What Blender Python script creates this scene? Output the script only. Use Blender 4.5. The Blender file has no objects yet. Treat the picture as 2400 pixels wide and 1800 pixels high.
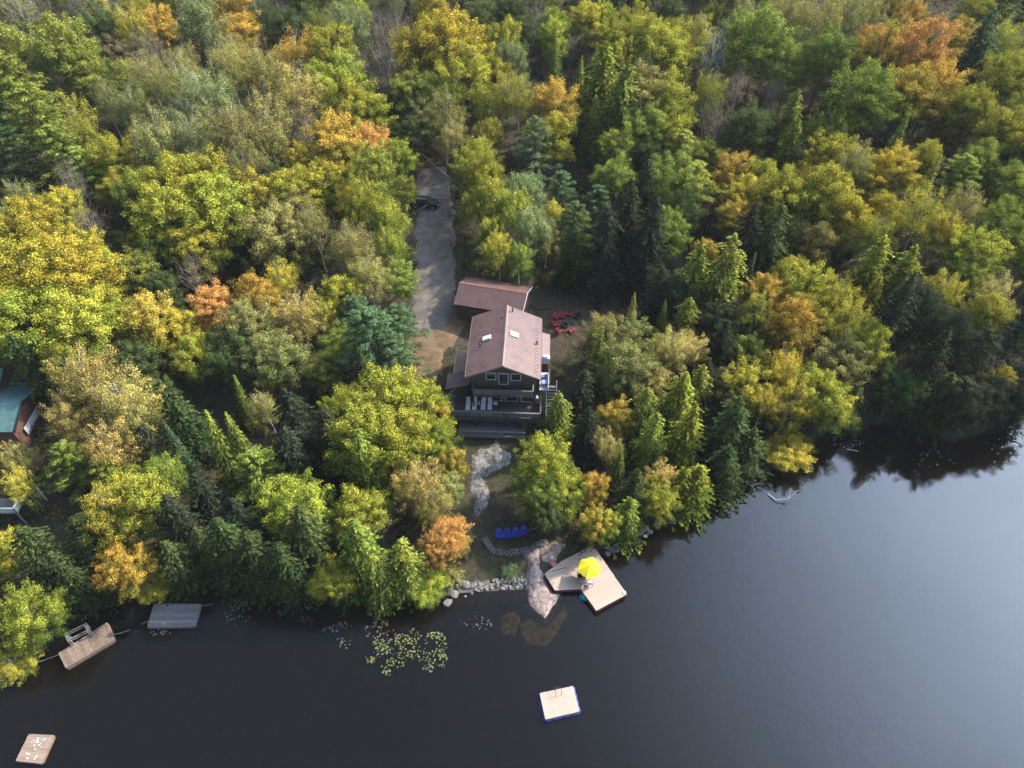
import bpy, bmesh, math, random
import numpy as np
from mathutils import Vector, Matrix

# ------------------------------------------------------------------ camera, world, sun, exposure
SC = bpy.context.scene
COL = SC.collection
F, PITCH, CAMZ = 1620.0, math.radians(46), 70.0
cam_d = bpy.data.cameras.new('camera')
cam = bpy.data.objects.new('camera', cam_d); COL.objects.link(cam)
cam.location = (0, 0, CAMZ); cam.rotation_euler = (math.radians(90) - PITCH, 0, 0)
cam_d.sensor_width = 36; cam_d.lens = F / 2400 * 36; cam_d.clip_start = 0.5; cam_d.clip_end = 6000
SC.camera = cam
SUN_EL, SUN_AZ = math.radians(39), math.radians(62)      # azimuth clockwise from +Y
W = bpy.data.worlds.new('World'); SC.world = W; W.use_nodes = True
wn = W.node_tree.nodes; wl = W.node_tree.links
bg = wn['Background']; bg.inputs['Strength'].default_value = 0.15
sky = wn.new('ShaderNodeTexSky'); sky.sky_type = 'NISHITA'; sky.sun_disc = False
sky.sun_elevation = SUN_EL; sky.sun_rotation = SUN_AZ
sky.air_density = 1.0; sky.dust_density = 1.2; sky.ozone_density = 1.0; sky.altitude = 300
# thin bright cloud veil round the sun, thinning out across the sky
_tc = wn.new('ShaderNodeTexCoord'); _dp = wn.new('ShaderNodeVectorMath'); _dp.operation = 'DOT_PRODUCT'
_dp.inputs[1].default_value = (math.sin(SUN_AZ) * math.cos(SUN_EL), math.cos(SUN_AZ) * math.cos(SUN_EL), math.sin(SUN_EL))
wl.new(_tc.outputs['Generated'], _dp.inputs[0])
_mx = wn.new('ShaderNodeMath'); _mx.operation = 'MAXIMUM'; wl.new(_dp.outputs['Value'], _mx.inputs[0]); _mx.inputs[1].default_value = 0
_pw = wn.new('ShaderNodeMath'); _pw.operation = 'POWER'; wl.new(_mx.outputs[0], _pw.inputs[0]); _pw.inputs[1].default_value = 13
_nz = wn.new('ShaderNodeTexNoise'); _nz.inputs['Scale'].default_value = 2.2; _nz.inputs['Detail'].default_value = 5; wl.new(_tc.outputs['Generated'], _nz.inputs['Vector'])
_nr = wn.new('ShaderNodeMapRange'); wl.new(_nz.outputs[0], _nr.inputs[0]); _nr.inputs[1].default_value = .3; _nr.inputs[2].default_value = .7; _nr.inputs[3].default_value = .75; _nr.inputs[4].default_value = 1.2
_ml = wn.new('ShaderNodeMath'); _ml.operation = 'MULTIPLY'; wl.new(_pw.outputs[0], _ml.inputs[0]); wl.new(_nr.outputs[0], _ml.inputs[1])
_sc = wn.new('ShaderNodeVectorMath'); _sc.operation = 'SCALE'; _sc.inputs[0].default_value = (33, 43, 60); wl.new(_ml.outputs[0], _sc.inputs['Scale'])
_ad = wn.new('ShaderNodeVectorMath'); _ad.operation = 'ADD'; wl.new(sky.outputs[0], _ad.inputs[0]); wl.new(_sc.outputs[0], _ad.inputs[1]); wl.new(_ad.outputs[0], bg.inputs[0])
sd = bpy.data.lights.new('sun', 'SUN'); sd.energy = 4.9; sd.angle = math.radians(0.53); sd.color = (1.0, 0.90, 0.75)
sun = bpy.data.objects.new('sun', sd); COL.objects.link(sun)
sdir = Vector((math.sin(SUN_AZ) * math.cos(SUN_EL), math.cos(SUN_AZ) * math.cos(SUN_EL), math.sin(SUN_EL)))
sun.rotation_euler = sdir.to_track_quat('Z', 'Y').to_euler(); sun.location = sdir * 150
SC.view_settings.view_transform = 'Standard'; SC.view_settings.look = 'None'
SC.view_settings.exposure = 1.05; SC.view_settings.gamma = 1.0; SC.view_settings.use_curve_mapping = False
SC.cycles.max_bounces = 5; SC.cycles.diffuse_bounces = 2; SC.cycles.glossy_bounces = 3
SC.cycles.transmission_bounces = 3; SC.cycles.transparent_max_bounces = 6
SC.cycles.caustics_reflective = False; SC.cycles.caustics_refractive = False

rnd = random.Random(7)
NR = np.random.RandomState(11)

# ------------------------------------------------------------------ helpers: survey of the photograph
def P(u, v, z=0.0):
    a = (u - 1200) / F; b = (v - 900) / F
    d = (a, math.cos(PITCH) - b * math.sin(PITCH), -math.sin(PITCH) - b * math.cos(PITCH))
    t = (z - CAMZ) / d[2]
    return Vector((d[0] * t, d[1] * t, z))
def proj(p):
    x, y, z = p[0], p[1], p[2] - CAMZ
    dep = y * math.cos(PITCH) - z * math.sin(PITCH)
    up = y * math.sin(PITCH) + z * math.cos(PITCH)
    return 1200 + F * x / dep, 900 - F * up / dep, dep
def cA(x, y, z): return P(950 + x / 3.771, 620 + y / 3.771, z)
def cB(x, y, z): return P(1000 + x / 3.3175, 980 + y / 3.3175, z)
def cC(x, y, z): return P(1200 + x / 3.7694, 1260 + y / 3.7694, z)
def cD(x, y, z): return P(x / 3.19, 1280 + y / 3.19, z)

SH = [(0, 1610), (75, 1570), (140, 1480), (230, 1430), (350, 1400), (470, 1375), (650, 1400), (760, 1412), (900, 1425),
      (1040, 1405), (1070, 1385), (1225, 1376), (1300, 1345), (1430, 1290), (1510, 1245), (1630, 1190), (1740, 1120),
      (1850, 1095), (1920, 1030), (1990, 1005), (2120, 995), (2230, 1040), (2400, 985)]
sp = [P(u, v) for u, v in SH]
SX = np.array([-200, -62] + [p.x for p in sp] + [90, 250]); SY = np.array([10, 20] + [p.y for p in sp] + [66, 90])
DX = np.array([-60, -12, -4, -1, 0, 1.2, 8, 19, 24, 33, 45, 70, 100, 140, 200, 400])
DZ = np.array([-5, -3.2, -1.3, -.35, 0, .5, .9, 1.5, 2.3, 4.1, 5.2, 7.6, 12.5, 21, 35, 70])
def shore_d(x, y):
    ys = np.interp(x, SX, SY)
    return (y - ys) * 0.86
def G(x, y):                       # ground height
    d = shore_d(x, y)
    z = np.interp(d, DX, DZ)
    w = np.clip((np.abs(np.asarray(x) + 2) - 16) / 20, 0, 1) * np.clip(d / 10, 0, 1)
    z = z + w * (0.7 * np.sin(x * .13 + 1) * np.cos(y * .11) + .35 * np.sin(x * .37 + y * .29))
    z = z + np.clip((np.asarray(x) - 28) / 35, 0, 1) * np.clip(d / 22, 0, 1) * 6
    return z
def g(x, y): return float(G(x, y))
def ground_at(u, v, dz=0.0):       # where the view ray through a pixel meets the ground (+dz)
    z = 4.0
    for _ in range(60):
        p = P(u, v, z + dz); z = z + .7 * (g(p.x, p.y) - z)
    return Vector((p.x, p.y, z))

# ------------------------------------------------------------------ helpers: objects
def tag(o, label=None, cat=None, group=None, kind=None):
    if label: o['label'] = label
    if cat: o['category'] = cat
    if group: o['group'] = group
    if kind: o['kind'] = kind
    return o
def thing(name, label, cat, loc=(0, 0, 0), rz=0, group=None):
    o = bpy.data.objects.new(name, None); COL.objects.link(o); o.empty_display_size = .3
    o.location = loc; o.rotation_euler = (0, 0, rz)
    return tag(o, label, cat, group)
def obj(name, me, mat=None, parent=None, loc=None, rz=0):
    if isinstance(me, MB): me = me.mesh(name)
    if mat and not me.materials: me.materials.append(mat)
    o = bpy.data.objects.new(name, me); COL.objects.link(o)
    if parent: o.parent = parent
    if loc is not None: o.location = loc
    if rz: o.rotation_euler = (0, 0, rz)
    return o
def copy_tree(o, parent=None, keep=True):
    c = o.copy(); COL.objects.link(c)
    if parent: c.parent = parent
    for ch in [k for k in o.children]: copy_tree(ch, c)
    return c

class MB:
    def __init__(s): s.v = []; s.f = []
    def add(s, vs, fs):
        n = len(s.v); s.v += [tuple(v) for v in vs]; s.f += [tuple(i + n for i in f) for f in fs]; return s
    def box(s, c, d, R=None):
        hx, hy, hz = d[0] / 2, d[1] / 2, d[2] / 2
        vs = [Vector((x, y, z)) for x in (-hx, hx) for y in (-hy, hy) for z in (-hz, hz)]
        if R is not None: vs = [R @ v for v in vs]
        c = Vector(c); vs = [v + c for v in vs]
        return s.add(vs, [(0, 1, 3, 2), (4, 6, 7, 5), (0, 4, 5, 1), (2, 3, 7, 6), (0, 2, 6, 4), (1, 5, 7, 3)])
    def prism(s, pts, z0, z1):     # pts counter clockwise
        n = len(pts); vs = [(p[0], p[1], z0) for p in pts] + [(p[0], p[1], z1) for p in pts]
        return s.add(vs, [tuple(range(n - 1, -1, -1)), tuple(range(n, 2 * n))] + [(i, (i + 1) % n, n + (i + 1) % n, n + i) for i in range(n)])
    def slab(s, pts, th):          # a sheet through 3D pts (top), thickened downwards
        n = len(pts); vs = [Vector(p) for p in pts] + [Vector(p) - Vector((0, 0, th)) for p in pts]
        return s.add(vs, [tuple(range(n)), tuple(range(2 * n - 1, n - 1, -1))] + [((i + 1) % n, i, n + i, n + (i + 1) % n) for i in range(n)])
    def tube(s, pts, rs, k=6, cap=True):
        if not hasattr(rs, '__len__'): rs = [rs] * len(pts)
        pts = [Vector(p) for p in pts]; base = len(s.v)
        for i, p in enumerate(pts):
            d = (pts[min(i + 1, len(pts) - 1)] - pts[max(i - 1, 0)]).normalized()
            a = d.cross(Vector((0, 0, 1)) if abs(d.z) < .9 else Vector((1, 0, 0))).normalized(); b = d.cross(a)
            for j in range(k):
                t = 2 * math.pi * j / k; s.v.append(tuple(p + rs[i] * (a * math.cos(t) + b * math.sin(t))))
        for i in range(len(pts) - 1):
            for j in range(k):
                q = base + i * k; s.f.append((q + j, q + (j + 1) % k, q + k + (j + 1) % k, q + k + j))
        if cap: s.f.append(tuple(base + j for j in range(k))[::-1]); s.f.append(tuple(base + (len(pts) - 1) * k + j for j in range(k)))
        return s
    def bar(s, a, b, w, h):
        a = Vector(a); b = Vector(b); d = b - a; L = d.length; q = d.to_track_quat('X', 'Z').to_matrix()
        return s.box((a + b) / 2, (L, w, h), q)
    def lathe(s, prof, c=(0, 0, 0), k=16):
        n0 = len(s.v); c = Vector(c)
        for r, z in prof:
            for j in range(k):
                t = 2 * math.pi * j / k; s.v.append((c.x + r * math.cos(t), c.y + r * math.sin(t), c.z + z))
        for i in range(len(prof) - 1):
            for j in range(k):
                q = n0 + i * k; s.f.append((q + j, q + (j + 1) % k, q + k + (j + 1) % k, q + k + j))
        s.f.append(tuple(n0 + j for j in range(k))[::-1]); s.f.append(tuple(n0 + (len(prof) - 1) * k + j for j in range(k)))
        return s
    def mesh(s, name):
        me = bpy.data.meshes.new(name); me.from_pydata(s.v, [], s.f); me.validate(); me.update(); return me

def np_mesh(name, verts, faces, nper, attrs=None, smooth=False):
    me = bpy.data.meshes.new(name); nf = len(faces) // nper
    me.vertices.add(len(verts)); me.vertices.foreach_set('co', np.asarray(verts, dtype=np.float32).ravel())
    me.loops.add(len(faces)); me.loops.foreach_set('vertex_index', np.asarray(faces, dtype=np.int32))
    me.polygons.add(nf); me.polygons.foreach_set('loop_start', np.arange(0, nf * nper, nper, dtype=np.int32))
    me.polygons.foreach_set('loop_total', np.full(nf, nper, dtype=np.int32))
    if smooth: me.polygons.foreach_set('use_smooth', np.ones(nf, dtype=bool))
    me.update(calc_edges=True)
    for k, a in (attrs or {}).items():
        at = me.attributes.new(k, 'FLOAT', 'FACE'); at.data.foreach_set('value', np.asarray(a, dtype=np.float32))
    return me

# ------------------------------------------------------------------ materials
MATS = {}
def newmat(name):
    m = bpy.data.materials.new(name); m.use_nodes = True; MATS[name] = m
    return m, m.node_tree.nodes, m.node_tree.links, m.node_tree.nodes['Principled BSDF']
def noise(n, l, scale, detail=4, coord='Object', stretch=None, rough=.6):
    tc = n.new('ShaderNodeTexCoord'); src = tc.outputs[coord]
    if coord == 'World':
        pass
    if stretch:
        mp = n.new('ShaderNodeMapping'); mp.inputs['Scale'].default_value = stretch; l.new(src, mp.inputs[0]); src = mp.outputs[0]
    t = n.new('ShaderNodeTexNoise'); t.inputs['Scale'].default_value = scale; t.inputs['Detail'].default_value = detail
    t.inputs['Roughness'].default_value = rough; l.new(src, t.inputs['Vector'])
    return t
def gnoise(n, l, scale, detail=4, rough=.6):
    ge = n.new('ShaderNodeNewGeometry')
    t = n.new('ShaderNodeTexNoise'); t.inputs['Scale'].default_value = scale; t.inputs['Detail'].default_value = detail
    t.inputs['Roughness'].default_value = rough; l.new(ge.outputs['Position'], t.inputs['Vector'])
    return t
def ramp(n, l, fac, stops):
    r = n.new('ShaderNodeValToRGB'); e = r.color_ramp.elements
    while len(e) < len(stops): e.new(.5)
    for i, (p, c) in enumerate(stops): e[i].position = p; e[i].color = (c[0], c[1], c[2], 1)
    l.new(fac, r.inputs[0]); return r
def mixc(n, l, a, b, fac, mode='MIX'):
    m = n.new('ShaderNodeMix'); m.data_type = 'RGBA'; m.blend_type = mode
    for s, x in ((6, a), (7, b), (0, fac)):
        if hasattr(x, 'links'): l.new(x, m.inputs[s])
        elif s == 0: m.inputs[0].default_value = x
        else: m.inputs[s].default_value = (x[0], x[1], x[2], 1)
    return m.outputs[2]
def simple(name, c, rough=.7, scale=3, var=.35, metal=0, bump=0, stretch=None, c2=None, spec=.3):
    m, n, l, b = newmat(name)
    t = gnoise(n, l, scale, 5) if stretch is None else noise(n, l, scale, 5, stretch=stretch)
    lo = tuple(x * (1 - var) for x in c) if c2 is None else c2
    r = ramp(n, l, t.outputs[0], [(.3, lo), (.7, c)])
    oi = n.new('ShaderNodeObjectInfo'); mr = n.new('ShaderNodeMapRange'); l.new(oi.outputs['Random'], mr.inputs[0])
    mr.inputs[3].default_value = 1 - var * .6; mr.inputs[4].default_value = 1 + var * .3
    mm = n.new('ShaderNodeVectorMath'); mm.operation = 'SCALE'; l.new(r.outputs[0], mm.inputs[0]); l.new(mr.outputs[0], mm.inputs['Scale'])
    l.new(mm.outputs[0], b.inputs['Base Color']); b.inputs['Roughness'].default_value = rough
    b.inputs['Metallic'].default_value = metal; b.inputs['Specular IOR Level'].default_value = spec
    if bump:
        bp = n.new('ShaderNodeBump'); bp.inputs['Strength'].default_value = bump; bp.inputs['Distance'].default_value = .05
        l.new(t.outputs[0], bp.inputs['Height']); l.new(bp.outputs[0], b.inputs['Normal'])
    return m

def leafmat():
    m, n, l, b = newmat('foliage'); n.remove(b); out = n['Material Output']
    oi = n.new('ShaderNodeObjectInfo')
    at = n.new('ShaderNodeAttribute'); at.attribute_type = 'OBJECT'; at.attribute_name = 'tint'
    va = n.new('ShaderNodeAttribute'); va.attribute_name = 'var'
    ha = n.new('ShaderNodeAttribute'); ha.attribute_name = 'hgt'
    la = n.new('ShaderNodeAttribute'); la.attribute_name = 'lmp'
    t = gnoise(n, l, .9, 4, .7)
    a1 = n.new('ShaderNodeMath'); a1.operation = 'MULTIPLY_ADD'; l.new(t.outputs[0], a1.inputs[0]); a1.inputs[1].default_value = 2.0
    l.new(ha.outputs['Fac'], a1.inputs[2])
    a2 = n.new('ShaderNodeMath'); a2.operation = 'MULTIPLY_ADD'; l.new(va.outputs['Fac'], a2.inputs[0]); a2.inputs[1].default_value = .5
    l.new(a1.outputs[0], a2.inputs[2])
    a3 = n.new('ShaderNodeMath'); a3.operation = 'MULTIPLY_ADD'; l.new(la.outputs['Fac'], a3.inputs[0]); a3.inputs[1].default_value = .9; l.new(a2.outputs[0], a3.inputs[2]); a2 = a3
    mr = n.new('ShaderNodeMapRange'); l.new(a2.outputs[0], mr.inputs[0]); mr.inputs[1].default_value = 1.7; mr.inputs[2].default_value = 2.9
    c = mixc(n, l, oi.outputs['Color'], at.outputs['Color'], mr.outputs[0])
    mr2 = n.new('ShaderNodeMapRange'); l.new(va.outputs['Fac'], mr2.inputs[0]); mr2.inputs[3].default_value = .35; mr2.inputs[4].default_value = 1.65
    sc = n.new('ShaderNodeVectorMath'); sc.operation = 'SCALE'; l.new(c, sc.inputs[0]); l.new(mr2.outputs[0], sc.inputs['Scale'])
    d = n.new('ShaderNodeBsdfDiffuse'); tr = n.new('ShaderNodeBsdfTranslucent'); mx = n.new('ShaderNodeMixShader'); mx.inputs[0].default_value = .34
    l.new(sc.outputs[0], d.inputs[0]); l.new(sc.outputs[0], tr.inputs[0]); l.new(d.outputs[0], mx.inputs[1]); l.new(tr.outputs[0], mx.inputs[2])
    l.new(mx.outputs[0], out.inputs[0])
    return m
leafm = leafmat()
barkm = simple('bark_brown', (.10, .075, .055), .9, 6, .4)
def birchmat():
    m, n, l, b = newmat('bark_birch')
    t = noise(n, l, 2.0, 4, stretch=(1, 1, 5)); r = ramp(n, l, t.outputs[0], [(.38, (.06, .05, .045)), (.48, (.42, .4, .36))])
    l.new(r.outputs[0], b.inputs['Base Color']); b.inputs['Roughness'].default_value = .8; return m
birchm = birchmat()
twigm = simple('bark_grey_twigs', (.27, .23, .2), .9, 5, .3)

def groundmat():
    m, n, l, b = newmat('forest_floor')
    t1 = gnoise(n, l, .12, 5); t2 = gnoise(n, l, 1.4, 6, .7); t3 = gnoise(n, l, 9, 5, .8)
    c1 = ramp(n, l, t2.outputs[0], [(.3, (.028, .024, .016)), (.5, (.05, .042, .028)), (.7, (.085, .062, .04))])
    c2 = ramp(n, l, t2.outputs[0], [(.3, (.024, .026, .013)), (.7, (.052, .05, .026))])
    f = ramp(n, l, t1.outputs[0], [(.42, (0, 0, 0)), (.58, (1, 1, 1))])
    c = mixc(n, l, c1.outputs[0], c2.outputs[0], f.outputs[0])
    f3 = ramp(n, l, t3.outputs[0], [(.6, (0, 0, 0)), (.68, (1, 1, 1))])
    c = mixc(n, l, c, (.16, .09, .035), f3.outputs[0])
    # bare lake bed and shore soil below and just above the water line
    ge = n.new('ShaderNodeNewGeometry'); sx = n.new('ShaderNodeSeparateXYZ'); l.new(ge.outputs['Position'], sx.inputs[0])
    mr = n.new('ShaderNodeMapRange'); l.new(sx.outputs[2], mr.inputs[0]); mr.inputs[1].default_value = .05; mr.inputs[2].default_value = .3
    mr.inputs[3].default_value = 1; mr.inputs[4].default_value = 0
    bed = ramp(n, l, t2.outputs[0], [(.35, (.010, .008, .006)), (.7, (.024, .019, .012))])
    c = mixc(n, l, c, bed.outputs[0], mr.outputs[0])
    l.new(c, b.inputs['Base Color']); b.inputs['Roughness'].default_value = 1; b.inputs['Specular IOR Level'].default_value = .05
    bp = n.new('ShaderNodeBump'); bp.inputs['Strength'].default_value = .7; bp.inputs['Distance'].default_value = .15
    l.new(t3.outputs[0], bp.inputs['Height']); l.new(bp.outputs[0], b.inputs['Normal'])
    return m
groundm = groundmat()

def watermat():
    m, n, l, b = newmat('lake_water'); n.remove(b); out = n['Material Output']
    fr = n.new('ShaderNodeFresnel'); fr.inputs[0].default_value = 1.42
    gl = n.new('ShaderNodeBsdfGlossy'); gl.inputs['Roughness'].default_value = .02
    di = n.new('ShaderNodeBsdfDiffuse'); di.inputs[0].default_value = (.0085, .007, .0045, 1)
    tr = n.new('ShaderNodeBsdfTransparent'); tr.inputs[0].default_value = (.75, .6, .34, 1)
    m1 = n.new('ShaderNodeMixShader'); m1.inputs[0].default_value = .4
    l.new(tr.outputs[0], m1.inputs[1]); l.new(di.outputs[0], m1.inputs[2])
    m2 = n.new('ShaderNodeMixShader'); l.new(fr.outputs[0], m2.inputs[0]); l.new(m1.outputs[0], m2.inputs[1]); l.new(gl.outputs[0], m2.inputs[2])
    l.new(m2.outputs[0], out.inputs[0])
    tw = gnoise(n, l, .035, 3, .6); rw = n.new('ShaderNodeMapRange'); l.new(tw.outputs[0], rw.inputs[0]); rw.inputs[1].default_value = .4; rw.inputs[2].default_value = .65; rw.inputs[3].default_value = .012; rw.inputs[4].default_value = .075; l.new(rw.outputs[0], gl.inputs['Roughness'])
    t = gnoise(n, l, 3.0, 3, .5); t2 = gnoise(n, l, .35, 3, .5)
    a = n.new('ShaderNodeMath'); a.operation = 'MULTIPLY_ADD'; l.new(t2.outputs[0], a.inputs[0]); a.inputs[1].default_value = 3; l.new(t.outputs[0], a.inputs[2])
    bp = n.new('ShaderNodeBump'); bp.inputs['Strength'].default_value = .10; bp.inputs['Distance'].default_value = .05
    l.new(a.outputs[0], bp.inputs['Height']); l.new(bp.outputs[0], gl.inputs['Normal']); l.new(bp.outputs[0], fr.inputs['Normal'])
    return m
waterm = watermat()

def rockmat(name, hi, lo, crack=(.05, .04, .035)):
    m, n, l, b = newmat(name)
    t = gnoise(n, l, 1.1, 7, .65); t2 = gnoise(n, l, 6, 6, .7)
    v = n.new('ShaderNodeTexVoronoi'); v.feature = 'DISTANCE_TO_EDGE'; v.inputs['Scale'].default_value = .7
    ge = n.new('ShaderNodeNewGeometry'); wv = n.new('ShaderNodeVectorMath'); wv.operation = 'ADD'
    l.new(ge.outputs['Position'], wv.inputs[0]); l.new(t.outputs[1], wv.inputs[1]); l.new(wv.outputs[0], v.inputs['Vector'])
    c = ramp(n, l, t.outputs[0], [(.35, lo), (.6, hi)])
    f = ramp(n, l, v.outputs[0], [(.0, (1, 1, 1)), (.035, (0, 0, 0))])
    c1 = mixc(n, l, c.outputs[0], crack, f.outputs[0])
    f2 = ramp(n, l, t2.outputs[0], [(.52, (0, 0, 0)), (.66, (1, 1, 1))])
    c2 = mixc(n, l, c1, tuple(x * .45 for x in lo), f2.outputs[0])
    l.new(c2, b.inputs['Base Color']); b.inputs['Roughness'].default_value = .9; b.inputs['Specular IOR Level'].default_value = .15
    bp = n.new('ShaderNodeBump'); bp.inputs['Strength'].default_value = .8; bp.inputs['Distance'].default_value = .12
    l.new(t2.outputs[0], bp.inputs['Height']); l.new(bp.outputs[0], b.inputs['Normal'])
    return m
pinkrock = rockmat('pink_granite', (.33, .245, .205), (.17, .13, .112))
greyrock = rockmat('grey_bedrock', (.23, .215, .19), (.08, .075, .066))
sunkrock = rockmat('sunken_rock', (.55, .42, .16), (.30, .22, .07))
stonem = simple('field_stone', (.20, .178, .158), .9, 5, .5, bump=.5)
gravel = simple('gravel', (.13, .108, .088), 1, .8, .5, bump=.3)
def roofmat(name, c):
    m, n, l, b = newmat(name)
    t = gnoise(n, l, .6, 6, .7); r = ramp(n, l, t.outputs[0], [(.25, tuple(x * .55 for x in c)), (.5, tuple(x * .85 for x in c)), (.75, c)])
    l.new(r.outputs[0], b.inputs['Base Color']); b.inputs['Roughness'].default_value = .5; b.inputs['Specular IOR Level'].default_value = .3
    return m
redroof = roofmat('red_roof_metal', (.17, .10, .085))
shadedroof = roofmat('shaded_red_roof_metal', (.115, .066, .057))  # garage roof: red roof metal, darkened to paint in the tree shade
tealroof = roofmat('teal_roof_metal', (.075, .15, .145))
darkwood = simple('dark_stained_wood', (.075, .062, .052), .8, 3, .35, stretch=(1, 8, 8))
greywood = simple('grey_weathered_wood', (.2, .19, .18), .9, 3, .6, stretch=(8, 1, 8))
palewood = simple('pale_new_wood', (.39, .29, .215), .75, 2.5, .14, stretch=(2, 10, 2))
tanwood = simple('tan_wood', (.42, .29, .19), .8, 3, .2)
oldwood = simple('old_brown_wood', (.22, .155, .11), .9, 3, .4)
blotchwood = simple('bird_stained_wood', (.28, .195, .14), .9, 4, .3)
whitem = simple('white_paint', (.72, .72, .7), .6, 4, .08)
redm = simple('red_plastic', (.30, .03, .035), .5, 4, .15)
bluem = simple('blue_plastic', (.02, .05, .36), .5, 4, .15)
floatm = simple('blue_float', (.03, .045, .22), .5, 4, .2)
blackm = simple('black_metal', (.018, .018, .02), .5, 4, .2)
carm = simple('black_car_paint', (.01, .01, .012), .25, 4, .1, spec=.6)
glassm = simple('dark_glass', (.02, .025, .03), .08, 4, .1, spec=.8)
sky_glass = simple('skylight_glass', (.55, .58, .62), .1, 4, .05, spec=.8)
yellowm = simple('yellow_canvas', (.70, .58, .015), .8, 4, .05)
steelm = simple('steel_tube', (.45, .45, .45), .4, 4, .1, metal=.6)
maroon = simple('maroon_dock_skirt', (.10, .035, .03), .8, 4, .3)
tealm = simple('teal_plastic', (.02, .22, .30), .4, 4, .1)
terram = simple('terracotta', (.34, .12, .08), .8, 4, .3)
lilym = simple('lily_leaf', (.19, .19, .04), .6, .8, .4, c2=(.06, .08, .022))
lilypale = simple('pale_lily_leaf', (.15, .14, .11), .6, 1, .4)
ropem = simple('rope', (.3, .3, .28), .9, 4, .1)
lightgrey = simple('light_grey_metal', (.5, .5, .5), .5, 4, .1)
brickm = simple('brown_log_wall', (.14, .07, .045), .8, 3, .3)

# ------------------------------------------------------------------ the setting: ground, lake, drive
def grid_mesh(name, xs, ys, fz, smooth=True):
    X, Y = np.meshgrid(xs, ys); Z = fz(X, Y); nx = len(xs)
    V = np.stack([X.ravel(), Y.ravel(), Z.ravel()], 1)
    i = np.arange(len(ys) - 1)[:, None] * nx + np.arange(nx - 1)[None, :]
    Fc = np.stack([i, i + 1, i + nx + 1, i + nx], 2).reshape(-1)
    return np_mesh(name, V, Fc, 4, smooth=smooth)
xs = np.concatenate([np.linspace(-900, -130, 20)[:-1], np.arange(-130, 131, 1.25), np.linspace(130, 900, 20)[1:]])
ys = np.concatenate([np.linspace(-300, 15, 12)[:-1], np.arange(15, 90, .8), np.arange(90, 240, 2.5), np.linspace(240, 1500, 30)])
gr = obj('ground', grid_mesh('ground', xs, ys, lambda X, Y: np.minimum(G(X, Y) + .12 * np.sin(X * 1.1) * np.sin(Y * .9 + X * .3) * np.clip(shore_d(X, Y), 0, 1), 75)), groundm)
tag(gr, kind='structure')
w = obj('lake_water', MB().add([(-900, -300, 0), (900, -300, 0), (900, 120, 0), (-900, 120, 0)], [(0, 1, 2, 3)]), waterm)
tag(w, kind='structure')
# drive: centre line in photo pixels with half widths in metres
DR = [(1010, 395, 2.4), (1016, 450, 2.8), (1020, 520, 2.8), (1018, 600, 2.9), (1015, 680, 3.0), (1012, 740, 2.8), (1005, 780, 2.0)]
dpts = [(ground_at(u, v), hw) for u, v, hw in DR]
rows = []
for i in range(len(dpts) - 1):
    for k in range(8):
        t = k / 8; a, b = dpts[i], dpts[i + 1]; rows.append((a[0].lerp(b[0], t), a[1] + (b[1] - a[1]) * t))
DRIVE = [(p.x - hw, p.y) for p, hw in rows] + [(p.x + hw, p.y) for p, hw in rows][::-1]
def drape(name, poly_px, mat, lift=.05, cell=.22, seed=3, world=False):
    poly = poly_px if world else [(lambda p: (p.x, p.y))(ground_at(u, v)) for u, v in poly_px]; px = [p[0] for p in poly]; py = [p[1] for p in poly]
    X, Y = np.meshgrid(np.arange(min(px) - 1, max(px) + 1, cell), np.arange(min(py) - 1, max(py) + 1, cell))
    ins = inside(poly, X, Y); d = polydist(poly, X, Y) * np.where(ins, 1, -1) + .4 * fbm(X, Y, 1.1, seed) + .35 * fbm(X, Y, 5.0, seed + 1)
    Z = G(X, Y) + .12 * np.sin(X * 1.1) * np.sin(Y * .9 + X * .3) * np.clip(shore_d(X, Y), 0, 1) + lift * np.clip(d * 2 + .6, -4, 1)
    idx = -np.ones(X.shape, int); keep = d > -.7; idx[keep] = np.arange(keep.sum()); V = np.stack([X[keep], Y[keep], Z[keep]], 1)
    q = np.stack([idx[:-1, :-1], idx[:-1, 1:], idx[1:, 1:], idx[1:, :-1]], 2).reshape(-1, 4); q = q[(q >= 0).all(1)]
    tag(obj(name, np_mesh(name, V, q.ravel(), 4, smooth=True), mat), kind='structure')

# ------------------------------------------------------------------ rocks from outlines
def inside(poly, x, y):
    c = np.zeros(np.shape(x), bool); n = len(poly)
    for i in range(n):
        x1, y1 = poly[i][0], poly[i][1]; x2, y2 = poly[(i + 1) % n][0], poly[(i + 1) % n][1]
        if y1 == y2: continue
        m = ((y1 > y) != (y2 > y)) & (x < (x2 - x1) * (y - y1) / (y2 - y1) + x1); c ^= m
    return c
def polydist(poly, x, y):
    d = np.full(np.shape(x), 1e9); n = len(poly)
    for i in range(n):
        ax, ay = poly[i][0], poly[i][1]; bx, by = poly[(i + 1) % n][0], poly[(i + 1) % n][1]
        L = (bx - ax) ** 2 + (by - ay) ** 2; t = np.clip(((x - ax) * (bx - ax) + (y - ay) * (by - ay)) / L, 0, 1)
        d = np.minimum(d, np.hypot(x - ax - t * (bx - ax), y - ay - t * (by - ay)))
    return d
def fbm(x, y, s, seed=0, octs=4):
    r = np.random.RandomState(seed); o = 0; a = 1
    for k in range(octs):
        for _ in range(3):
            an = r.uniform(0, 6.28); ph = r.uniform(0, 6.28); o = o + a * np.sin((x * math.cos(an) + y * math.sin(an)) * s + ph + 1.3 * np.sin((x * math.sin(an) - y * math.cos(an)) * s * .7 + ph))
        s *= 2.1; a *= .5
    return o / 5
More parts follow.
